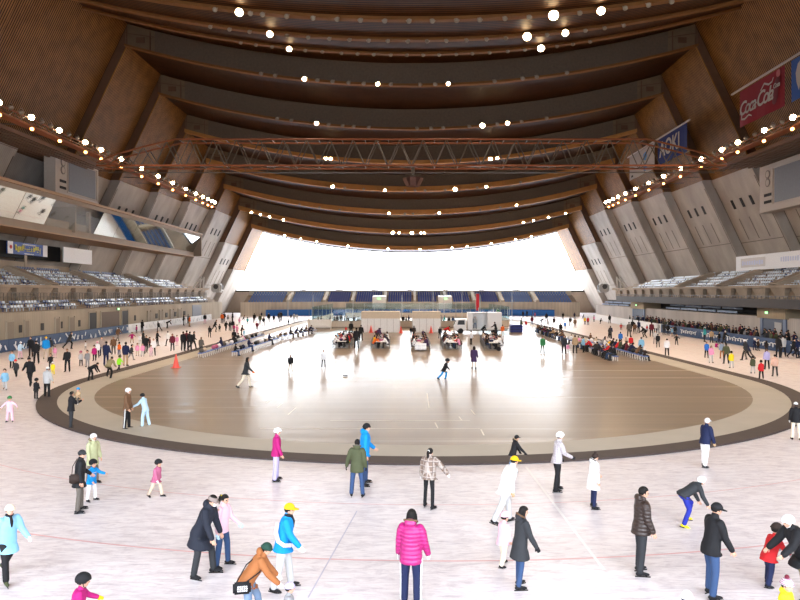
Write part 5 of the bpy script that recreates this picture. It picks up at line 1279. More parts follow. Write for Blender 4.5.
def hung_bag(label, col, side, drop=.02, size=(.07, .17, .13), print_=False):
    def f(root, B):
        c = B['pel'] + Vector((side * .25, -.09, drop)); mw = root.matrix_basis
        bm = bmesh.new(); box(bm, (0, 0, 0), (size[0] * 1.6, size[1] * 2, size[2] * 2)); bmesh.ops.bevel(bm, geom=bm.edges[:], offset=.03, segments=2, affect='EDGES')
        o = bobj('shoulder_bag', bm, cmat(col), None, True); o.matrix_basis = mw @ Matrix.Translation(c)
        tag(o, label, 'bag')
        bm = bmesh.new(); n_ = B['neck'] - c; a = Vector((0, 0, size[2])); tube(bm, [a + Vector((0, .1, 0)), (a + n_) / 2 + B['fw'] * .15 + Vector((side * .05, 0, 0)), n_ + Vector((-side * .07, .07, -.03)), n_ + Vector((-side * .07, -.10, -.03)), (a + n_) / 2 - B['fw'] * .15 + Vector((side * .05, 0, 0)), a - Vector((0, .1, 0))], [.012] * 6, 6)
        bobj('strap', bm, cmat(col), o, True)
        if print_:
            bm = bmesh.new()
            for i in range(5):
                for q in range(3): box(bm, (side * size[0] * .80, -.07 + .04 * i, -.045 + .04 * q), (.008, .022 + .01 * ((i + q) % 2), .026))
            bobj('printed_letters', bm, cmat('white'), o)
    return f
WH = cmat('white')
near(7, 581, 503, 125, 'lightblue', 'black', 'knit', 'cream', 'walk2', 'woman in long light blue jacket and cream knit hat gliding at left edge', glove='white', shoe='olive', scarf='black', jl=.24, flare=.02, thick=1.2)
near(79, 512, 450, 62, 'black', 'greybrown', 'knit', 'charcoal', 'stand2', 'person in black coat and charcoal knit hat beside small child in white trousers', jl=.24, flare=.02, look=(35, 8), extra=hung_bag('dark brown shoulder bag at the side of the person in black coat', 'darkbrown', 1, .06))
near(91.5, 501, 459, 110, 'brightblue', 'white', 'helmet', 'black', dict(lean=6, l=(6, 6), r=(-2, 4), splay=7, la=(55, 15, 25), ra=(20, 10, 20)), 'small child in blue and white jacket, white trousers and black helmet', kid=True, jl=.12, extra=lambda r, B: part_of(r, 'white_chest_band', (lambda bm: (ball(bm, B['pel'] + B['up'] * .36, (.215, .175, .05)), bm)[1])(bmesh.new()), WH))
near(87, 487, 436, 118, 'sage', 'greybrown', 'helmet', 'white', 'stand', 'person in sage green fur-hooded parka and white helmet standing behind the small child', jl=.28, flare=.02, hood='fur', fur='brown', off=(0, .35))
near(156, 497, 459, 108, 'rose', 'beige', 'helmet', 'black', dict(lean=10, l=(22, 12), r=(-16, 14), splay=6, la=(-8, 10, 12), ra=(14, 10, 12)), 'child in dusky pink jacket, beige trousers and black helmet skating alone at left', kid=True, jl=.13, glove='white', legw=1.15)
near(200, 577, 497, 100, 'inknavy', 'charcoal', 'flatcap', 'taupe', dict(lean=24, l=(26, 22), r=(2, 12), splay=5, la=(10, 8, 10), ra=(16, 10, 10)), 'man in dark navy hooded coat, taupe flat cap and white mask leaning forward', h=1.66, jl=.34, flare=.05, hood='plain', look=(10, 12), thick=1.3, extra=mask)
near(222, 567, 500, 105, 'palepink', 'jeans', 'ponytail', 'hair', 'stand2', 'girl in pale pink sweater, blue jeans and ponytail with yellow hair tie', h=1.52, jl=.10, thick=.7, glove='paleblue', look=(10, 12), extra=lambda r, B: part_of(r, 'hair_tie', (lambda bm: (ball(bm, B['HM'] @ Vector((0, -.115, .05)), .03), bm)[1])(bmesh.new()), cmat('yellow')))
near(247, 628, 544, 78, 'rust', 'lightjeans', 'knit', 'bottle', dict(lean=34, l=(28, 20), r=(4, 14), splay=5, la=(30, 8, 10), ra=(32, 14, 14)), 'person in rust brown hooded jacket and bottle green knit hat bending forward at bottom edge', h=1.42, jl=.13, hood='plain', thick=1.25, glove='white', look=(15, 6), extra=hung_bag('black shoulder bag with white print behind the rust brown jacket', 'black', 1, -.06, (.04, .17, .12), True))
def bib(root, B):
    sh, el, wr, d2, sx = B['arms'][0]
    bm = bmesh.new(); tube(bm, [B['pel'] + B['up'] * .42 + Vector((.10, -.17, 0)), B['pel'] + B['up'] * .27 + Vector((.15, -.165, 0)), B['pel'] + B['up'] * .10 + Vector((.20, -.08, 0)), B['pel'] + B['up'] * .02 + Vector((.215, .05, 0)), B['pel'] + Vector((.15, .17, 0))], [.042] * 5, 8); part_of(root, 'white_sash', bm, plaidmat('striped sash', (.85, .8, .84), (.6, .4, .7), (.9, .9, .9), 16))
near(283, 590, 503, 88, 'brightblue', 'lightgrey', 'cap', 'capyellow', dict(lean=10, l=(12, 6), r=(-6, 10), splay=5, la=(0, 10, 14), ra=(22, 12, 20)), 'steward in bright blue jacket with white sash, yellow cap and black scarf', jl=.16, scarf='black', glove='white', thick=1.15, extra=bib, legw=1.1)
near(288, 640, 582, 75, 'grey', 'black', 'knit', stripemat('striped purple knit', (.34, .28, .55), (.62, .60, .72)), 'stand', 'child in purple striped knit hat, only the head showing at bottom edge', kid=True, jl=.13)
near(75, 646, 574, 70, 'magenta', 'black', 'helmet', 'black', 'reach', 'child in magenta jacket and black helmet cut off at the bottom left edge', kid=True, jl=.13, glove='capyellow', thick=1.2)
near(276, 481, 428, 75, 'magenta', 'lavender', 'helmet', 'white', 'stand', 'girl in magenta jacket, white helmet and lavender trousers near the dark mat', jl=.12, look=(15, 0), legw=1.15)
near(364, 485, 423, 82, 'brightblue', 'jeans', 'knit', 'black', 'stand2', 'person in bright blue hooded jacket and black knit hat behind the olive parka', jl=.14, hood='plain', thick=1.2)
near(357, 497, 439, 4, 'olive', 'jeans', 'hair_short', 'hair', dict(lean=4, l=(3, 4), r=(2, 4), splay=7, la=(2, 24, 10), ra=(2, 12, 10)), 'person in olive green hooded parka and jeans seen from behind', jl=.20, hood='fur', fur='greybrown', thick=1.3, glove='black')
near(429, 508, 448, 30, plaidmat('tartan cloth', (.20, .14, .11), (.46, .40, .36), (.06, .04, .035), 6.5), 'black', 'ponytail', 'hair', dict(lean=5, l=(6, 6), r=(-4, 4), splay=6, la=(0, 18, 10), ra=(14, 46, 12)), 'woman in brown plaid cape, black leggings and ponytail with white band', jl=.10, flare=.06, thick=2.0, glove='white', legw=.8, extra=lambda r, B: part_of(r, 'hair_band', (lambda bm: (ball(bm, B['HM'] @ Vector((0, -.115, .05)), .04), bm)[1])(bmesh.new()), WH))
near(411, 606, 509, 15, puffmat('magenta'), 'navy', 'hair_long', 'hair', dict(lean=3, l=(2, 2), r=(-3, 2), splay=3, la=(6, 14, 8), ra=(8, 16, 14)), 'girl in magenta quilted jacket with white gloves and striped navy track trousers', jl=.16, hood='fur', fur='brown', thick=1.4, glove='white', extra=side_stripe(WH))
near(506, 524, 459, 72, 'white', 'lightgrey', 'cap', 'capyellow', dict(lean=20, l=(16, 10), r=(-24, 8), splay=5, la=(-26, 12, 25), ra=(-24, 8, 30)), 'man in white jacket, pale grey trousers and yellow cap leaning into a stride', h=1.66, jl=.18, thick=1.3, glove='tan', legw=1.15)
near(503, 566, 511, 60, 'palepink', 'cream', 'knit', 'palepink', dict(lean=5, l=(14, 6), r=(-10, 8), splay=6, la=(6, 14, 10), ra=(6, 10, 10)), 'child in pale pink snow jacket and cream trousers beside woman in dark coat', kid=True, jl=.14, thick=1.2, legw=1.2)
near(520, 588, 506, 72, 'charcoal', 'jeans', 'hair_long', 'hair', dict(lean=6, l=(4, 3), r=(-4, 6), splay=4, la=(6, 6, 8), ra=(16, 12, 14)), 'woman in charcoal fur-collared coat and blue jeans next to child in pink', jl=.32, flare=.04, hood='fur', fur='brown', look=(15, 12), glove='black', legw=.9)
near(513, 474, 435, 82, 'black', 'lightjeans', 'cap', 'black', dict(lean=14, l=(12, 10), r=(-18, 8), splay=5, la=(24, 8, 10), ra=(34, 14, 10)), 'person in black fur-collared jacket, black cap and pale jeans by the mat', jl=.13, hood='fur', fur='tan', glove='black')
near(557, 491, 432, 80, plaidmat('grey patterned cloth', (.42, .38, .40), (.62, .58, .60), (.2, .18, .2), 14), 'black', 'helmet', 'white', dict(lean=7, l=(10, 10), r=(-4, 6), splay=4, la=(10, 10, 20), ra=(18, 12, 45)), 'person in grey patterned jacket, black trousers and white helmet', jl=.11, glove='black', legw=1.1)
near(593, 508, 456, 80, 'white', 'navy', 'pom', 'darkbrown', 'stand2', 'child in long white coat and dark brown bobble hat', h=1.45, jl=.34, flare=.03, hood='fur', fur='greybrown', thick=1.3, legw=.85)
near(641, 574, 486, 85, puffmat('darkbrown'), 'charcoal', 'hair_short', 'hair', dict(lean=3, l=(4, 6), r=(-4, 4), splay=5, la=(4, 8, 10), ra=(4, 10, 18)), 'man in dark brown padded jacket with grey hood and charcoal jeans', jl=.14, hood='plain', thick=1.5, look=(10, 8))
near(683, 526, 475, 86, 'bluegrey' if False else 'charcoal', 'royal', 'helmet', 'white', dict(lean=58, l=(48, 62), r=(16, 40), splay=7, la=(8, 6, 22), ra=(16, 8, 14)), 'crouching skater in charcoal jacket, royal blue trousers and yellow skates', h=1.20, jl=.10, shoe='yellow', look=(0, -30))
near(711, 597, 503, 78, 'black', 'jeans', 'cap', 'black', dict(lean=9, l=(10, 12), r=(0, 10), splay=5, la=(6, 10, 12), ra=(14, 8, 16)), 'man in black sweater, peaked black cap and blue jeans', jl=.15, look=(15, 10), glove=None, thick=1.1)
near(705, 467, 418, 70, 'navy', 'white', 'cap', 'whitehair', dict(lean=8, l=(8, 6), r=(-8, 6), splay=5, la=(4, 10, 8), ra=(8, 10, 10)), 'grey-haired man in navy blouson and white trousers standing by the mat', jl=.12, hair='whitehair', glove='tan', thick=1.4, legw=1.15)
near(796, 440, 402, 20, 'black', 'cream', 'cap', 'white', 'stand', 'person in black jacket, cream trousers and white cap at right edge of the mat', jl=.14, glove='white', thick=1.2)
near(804, 598, 512, -95, 'black', 'khaki', 'helmet', 'white', dict(lean=30, l=(16, 22), r=(-8, 16), splay=8, la=(34, 12, 22), ra=(30, 16, 14)), 'adult in wide black coat bending over the child at right edge', h=1.55, jl=.26, flare=.08, thick=1.9, look=(0, 0))
near(769, 586, 522, 78, 'red', 'navy', 'knit', 'darkbrown', dict(lean=20, l=(14, 16), r=(-6, 12), splay=6, la=(24, 12, 30), ra=(30, 10, 20)), 'child in red jacket and dark trousers held by adult in black coat', h=1.22, kid=True, jl=.16, thick=1.2, glove='grey', legw=1.1)
near(785, 646, 577, 150, 'yellow', 'navy', 'pom', stripemat('patterned white knit', (.85, .82, .82), (.35, .10, .22), 11), 'stand', 'child in white and red bobble hat and yellow jacket at the bottom edge', kid=True, jl=.14, hood='plain', thick=1.2)
near(686, 664, 593, 40, 'white', 'navy', 'knit', 'white', 'stand', 'white-hatted child of whom only the hat crown shows at the bottom edge', kid=True, h=1.12, jl=.14)
near(127, 429.5, 388, 88, 'brown', 'black', 'helmet', 'white', 'stand', 'man in brown jacket, white helmet and striped black track trousers on grey apron', jl=.14, extra=side_stripe(WH))
near(145.5, 427, 394.5, -80, 'paleblue', 'paleblue', 'helmet', 'black', 'reach', 'girl in pale blue ski suit and black helmet facing man in brown', h=1.42, jl=.14, glove='white', legw=1.15)
r_, B_ = near(71, 428.5, 391, 45, 'black', 'charcoal', 'hair_short', 'hair', dict(lean=2, l=(5, 4), r=(-3, 4), splay=5, la=(30, 14, 80), ra=(30, 10, 85)), 'adult in black jacket and grey jeans carrying a toddler on the dark mat', jl=.14)
x_, y_ = gp(71, 428.5)
Bt = build(dict(POSES['sit'], splay=22, lean=-2), .018, True, jl=.13, detail=False); o = dress(Bt, 'tan', 'greybrown', 'knit', 'brightblue', shoe='white'); s_ = .50; o.scale = (s_,) * 3; o.rotation_euler = (0, 0, R(-45 - 150)); o.location = (x_ + .22, y_ + .16, .98)
tag(o, 'toddler with blue hat carried in the arms of adult in black jacket', 'person')
near(47, 397.5, 366.5, 8, 'lightgrey', 'black', 'knit', 'white', 'stand', 'woman in pale grey jacket and white hat seen from behind, leading small child', jl=.15, thick=1.3, vox=.02)
near(36, 399, 378, 10, 'black', 'black', 'helmet', 'black', 'stand', 'small child in black suit and helmet beside woman in pale grey', kid=True, vox=.02)
near(10, 422, 395.5, 170, 'palepink', 'palepink', 'knit', 'green', 'arms', 'child in pale pink snow suit and green hat with arms spread', kid=True, vox=.02, legw=1.2)
near(245.5, 388.5, 357, 80, 'charcoal', 'cream', 'hair_long', 'hair', 'walk', 'woman in dark jacket with orange cuffs and cream trousers walking on brown floor', vox=.02, glove='orange', feet='shoe')
near(290.5, 372, 354.5, 165, 'black', 'cream', 'hair_short', 'hair', 'walk', 'person in black jacket and cream trousers running on the brown floor', vox=.022, feet='shoe')
near(323.5, 368, 349.5, 175, 'white', 'black', 'hair_short', 'hair', 'stand', 'person in white shirt and black trousers in front of the tables', vox=.022, feet='shoe')
near(444, 380, 362, 95, 'black', 'brightblue', 'helmet', 'black', 'glide', 'boy in black top and bright blue trousers running across the brown floor', h=1.4, kid=True, vox=.022, feet='shoe')
near(474, 370, 346, 20, 'purple', 'beige', 'hair_long', 'hair', 'stand', 'woman in long dark purple coat walking towards the right tables', jl=.36, flare=.03, vox=.022, feet='shoe', legw=.75)
near(356.5, 349, 327.5, 0, 'black', 'black', 'hair_short', 'hair', 'stand', 'tall dark figure standing between the two left rows of tables', vox=.024, jl=.3, feet='shoe')
o = empty('floor_puck', (*gp(345, 377.3), .06)); tag(o, 'small dark object lying alone on the brown floor', 'litter')
bm = bmesh.new(); box(bm, (0, 0, .05), (.34, .14, .06)); bmesh.ops.bevel(bm, geom=bm.edges[:], offset=.03, segments=2, affect='EDGES'); bobj('flap', bm, cmat('black'), o); bm = bmesh.new(); ball(bm, (.14, 0, .05), (.05, .05, .04)); bobj('knob', bm, cmat('charcoal'), o)
o = empty('small_bag', (*gp(498.7, 351.5), .06)); tag(o, 'small black bag on the floor right of the tables', 'bag')
bm = bmesh.new(); box(bm, (0, 0, .2), (.4, .3, .4)); bmesh.ops.bevel(bm, geom=bm.edges[:], offset=.08, segments=2, affect='EDGES'); bobj('bag_body', bm, cmat('black'), o); bm = bmesh.new(); tube(bm, [(-.1, 0, .38), (-.06, 0, .5), (.06, 0, .5), (.1, 0, .38)], [.02] * 4, 6); bobj('handle', bm, cmat('khaki'), o)
# ------------------------------------------------------------------ middle distance: one line per person
LI = 'on the left ice'; LB = 'by the left blue pads'; LC = 'in the left skating crowd'; LF = 'on the far left ice'
def C(px, py, top, *a, **k):
    x, y = gp(px, py); h = max(.9, min(1.85, H - (top - VY) * y / F)); h = min(1.72, max(1.45, h * 1.5)) if a[4] in ('bend', 'crouch', 'sitlean') else h; return crowd(px, py, k.pop('h', h), *a, **k)
for a in (
 (30, 386, 357, 'black', 'black', 'cap', 'black', 'walk', 175, LI), (16, 377, 359, 'charcoal', 'black', 'knit', 'red', 'walk', 170, LI), (12, 368, 350, 'lightblue', 'black', 'hair_short', 'hair', 'walk2', 150, LI), (5, 390, 368, 'lightblue', 'lightgrey', 'hair_short', 'hair', 'walk', 160, LI),
 (20, 359, 342, 'paleblue', 'palepink', 'knit', 'white', 'stand2', 100, LB), (31, 357, 337, 'black', 'darkbrown', 'hair_short', 'hair', 'stand', 180, LB), (36.5, 364, 341, 'black', 'black', 'cap', 'black', 'stand2', 170, LI), (46, 359, 337, 'brightblue', 'beige', 'cap', 'capyellow', 'stand', 150, LB), (50, 356, 338, 'charcoal', 'tan', 'hair_short', 'hair', 'stand', 20, LB),
 (55, 358, 346, 'pink', 'palepink', 'hair_short', 'hair', 'stand', 170, LI), (51, 370, 353, 'black', 'black', 'hair_short', 'brown', 'reach', 165, LI), (53, 375, 364, 'yellow', 'yellow', 'helmet', 'white', 'stand', 165, LI), (67.5, 372, 349, 'black', 'black', 'hair_short', 'brown', 'stand2', 175, LI), (69, 349, 331, 'charcoal', 'black', 'hair_short', 'hair', 'glide', 100, LB),
 (81, 366, 351, 'lightgrey', 'charcoal', 'helmet', 'rose', 'stand', 175, LI), (87.5, 367, 350, 'grey', 'grey', 'hair_short', 'hair', 'stand', 180, LI), (90, 381, 366, 'black', 'black', 'hair_short', 'hair', 'bend', 90, LI), (94.5, 361, 345, 'magenta', 'black', 'hair_short', 'hair', 'stand', 175, LI), (97.5, 358, 342, 'white', 'charcoal', 'knit', 'pink', 'stand', 175, LI), (85.5, 350, 342, 'white', 'grey', 'hair_short', 'hair', 'stand', 100, LB),
 (118, 341, 327, 'brown', 'greybrown', 'hair_short', 'hair', 'walk', 20, LB), (136.5, 332.5, 324, 'magenta', 'charcoal', 'hair_short', 'hair', 'stand', 90, LB), (142, 331, 318.5, 'black', 'black', 'cap', 'black', 'stand2', 20, LB), (132, 343, 332, 'magenta', 'tan', 'hair_short', 'hair', 'arms', 150, LI), (102, 356, 337, 'plaid', 'navy', 'hair_short', 'hair', 'stand', 170, LC),
 (106, 366, 341, 'navy', 'navy', 'hair_short', 'hair', 'stand', 5, LC), (108, 379, 352, 'khaki', 'black', 'hair_short', 'hair', 'crouch', 5, LC), (113.5, 354.5, 337, 'brown', 'greybrown', 'hair_short', 'hair', 'stand', 170, LC), (119, 355, 342, 'orange', 'jeans', 'hair_short', 'hair', 'stand2', 10, LC), (125.5, 366, 342.5, 'navy', 'tan', 'hair_short', 'hair', 'stand', 5, LC), (119, 371, 355, 'neongreen', 'charcoal', 'helmet', 'olive', 'walk', 20, LC),
 (131, 360, 344, 'charcoal', 'grey', 'hair_short', 'hair', 'walk', 90, LC), (137.5, 356, 343, 'pink', 'beige', 'hair_short', 'brown', 'stand', 175, LC), (142.7, 356.5, 343, 'pink', 'lightgrey', 'hair_short', 'hair', 'stand', 175, LC), (146, 354, 335, 'black', 'black', 'hair_short', 'hair', 'walk2', 150, LC), (151, 356.5, 345, 'palepink', 'palepink', 'hair_short', 'hair', 'stand', 160, LC), (153.5, 355.5, 339, 'white', 'black', 'hair_short', 'hair', 'stand', 150, LC),
 (157, 346, 331, 'black', 'black', 'hair_short', 'hair', 'stand2', 90, LC), (168.5, 346, 331, 'white', 'black', 'hair_short', 'hair', 'walk', -60, LC), (172.5, 351, 334, 'maroon', 'charcoal', 'hair_short', 'hair', 'stand', 175, LC), (177, 346, 335, 'pink', 'palepink', 'hair_short', 'hair', 'stand', 170, LC), (183, 351, 329, 'black', 'black', 'hair_short', 'hair', 'stand', 10, LC), (186.5, 349.5, 330, 'maroon', 'black', 'hair_short', 'hair', 'stand', 5, LC), (189.5, 351, 330, 'black', 'charcoal', 'hair_short', 'hair', 'stand2', 5, LC), (193, 350, 331, 'charcoal', 'black', 'hair_short', 'hair', 'walk', 90, LC),
 (140, 344, 334, 'white', 'lightgrey', 'helmet', 'white', 'stand', 170, LC), (143, 346, 331, 'black', 'black', 'hair_short', 'hair', 'stand', 90, LC), (149.5, 348, 337, 'maroon', 'black', 'hair_short', 'hair', 'stand', 90, LC), (159, 331.5, 321, 'black', 'black', 'hair_short', 'hair', 'glide', -60, LB), (167, 328, 321, 'black', 'black', 'hair_short', 'hair', 'bend', 70, LB), (183.5, 325, 314, 'black', 'charcoal', 'hair_short', 'hair', 'stand2', 60, LB), (189.5, 326.5, 316, 'orange', 'tan', 'hair_short', 'hair', 'stand', 80, LB),
 (201, 354.5, 337.5, 'greybrown', 'charcoal', 'hair_short', 'brown', 'stand', 10, 'beside the left benches'), (234, 345.5, 330, 'black', 'black', 'hair_short', 'hair', 'stand', 5, 'beside the left benches'), (238, 344, 333, 'charcoal', 'black', 'hair_short', 'hair', 'stand', 5, 'beside the left benches'),
 (188, 320, 311, 'black', 'black', 'hair_short', 'hair', 'stand', 90, LF), (205, 324, 314, 'black', 'palepink', 'hair_short', 'hair', 'stand', 175, LF), (209.5, 337.5, 326, 'black', 'black', 'hair_short', 'hair', 'stand2', 5, LF), (214.5, 332, 319, 'black', 'charcoal', 'hair_short', 'hair', 'glide', 90, LF), (219.5, 332, 324, 'charcoal', 'black', 'hair_short', 'hair', 'stand', 5, LF), (222, 323.5, 313, 'orange', 'black', 'hair_short', 'hair', 'stand', 5, LF), (224, 322.5, 312, 'darkbrown', 'black', 'hair_short', 'hair', 'stand', 5, LF), (228, 322, 315, 'grey', 'white', 'hair_short', 'hair', 'stand', 175, LF), (226, 331, 321, 'black', 'black', 'hair_short', 'hair', 'walk', 5, LF), (230, 331, 321, 'charcoal', 'black', 'hair_short', 'hair', 'stand', 5, LF), (232.8, 330, 320, 'black', 'grey', 'hair_short', 'hair', 'stand', 5, LF), (232.5, 322.5, 311, 'black', 'black', 'hair_short', 'hair', 'stand', 90, LF), (234, 331.5, 324, 'magenta', 'charcoal', 'hair_short', 'hair', 'stand', 5, LF), (237, 333.5, 324.5, 'pink', 'rose', 'hair_short', 'hair', 'stand', 5, LF), (241.5, 335, 325, 'darkbrown', 'black', 'hair_short', 'hair', 'reach', 60, LF), (244, 336.5, 329, 'lightblue', 'lightblue', 'hair_short', 'hair', 'stand', 5, LF), (239.5, 325, 317.5, 'pink', 'charcoal', 'hair_short', 'hair', 'stand', 175, LF), (243.5, 321, 314.5, 'black', 'black', 'hair_short', 'hair', 'glide', 90, LF), (247.5, 324.5, 317, 'teal', 'charcoal', 'hair_short', 'hair', 'stand', 5, LF),
 (254.3, 323, 313.5, 'black', 'black', 'hair_short', 'hair', 'stand', 5, LF), (260, 325.5, 314, 'olive', 'black', 'hair_short', 'hair', 'stand', 175, LF), (257, 330, 321, 'maroon', 'black', 'hair_short', 'hair', 'walk', 175, LF), (263.7, 326, 317, 'black', 'charcoal', 'hair_short', 'hair', 'stand2', 175, LF), (268.8, 323, 312.5, 'black', 'charcoal', 'hair_short', 'hair', 'stand', 175, LF), (261.5, 317, 312, 'navy', 'black', 'hair_short', 'hair', 'stand', 175, LF), (273.8, 323, 315, 'black', 'black', 'hair_short', 'hair', 'stand', 5, LF), (274, 314.5, 309, 'navy', 'black', 'hair_short', 'hair', 'stand', 5, LF), (279, 322, 311, 'charcoal', 'black', 'hair_short', 'hair', 'stand', 5, LF), (281, 321, 309.5, 'black', 'black', 'hair_short', 'hair', 'stand', 5, LF), (277, 313.5, 308.5, 'maroon', 'black', 'hair_short', 'hair', 'stand', 5, LF), (288.5, 325, 319, 'black', 'black', 'hair_short', 'hair', 'stand', 5, LF), (291, 319.5, 314, 'black', 'black', 'hair_short', 'hair', 'stand', 5, LF), (294, 322, 313, 'lightgrey', 'grey', 'hair_short', 'hair', 'stand', 5, LF), (249, 316, 311, 'bluegrey', 'navy', 'hair_short', 'hair', 'stand', 5, LF), (297, 321, 314, 'white', 'lightgrey', 'hair_short', 'hair', 'stand', 175, LF),
):
    C(*a[:9], where=a[9]) if False else C(a[0], a[1], a[2], a[3], a[4], a[5], a[6], a[7], a[8], where=a[9], group='skaters on the left side' if a[9] != 'beside the left benches' else None)
RI = 'on the right ice'; RB = 'by the right blue pads'; RF = 'on the far right ice'; RN = 'beside the right benches'
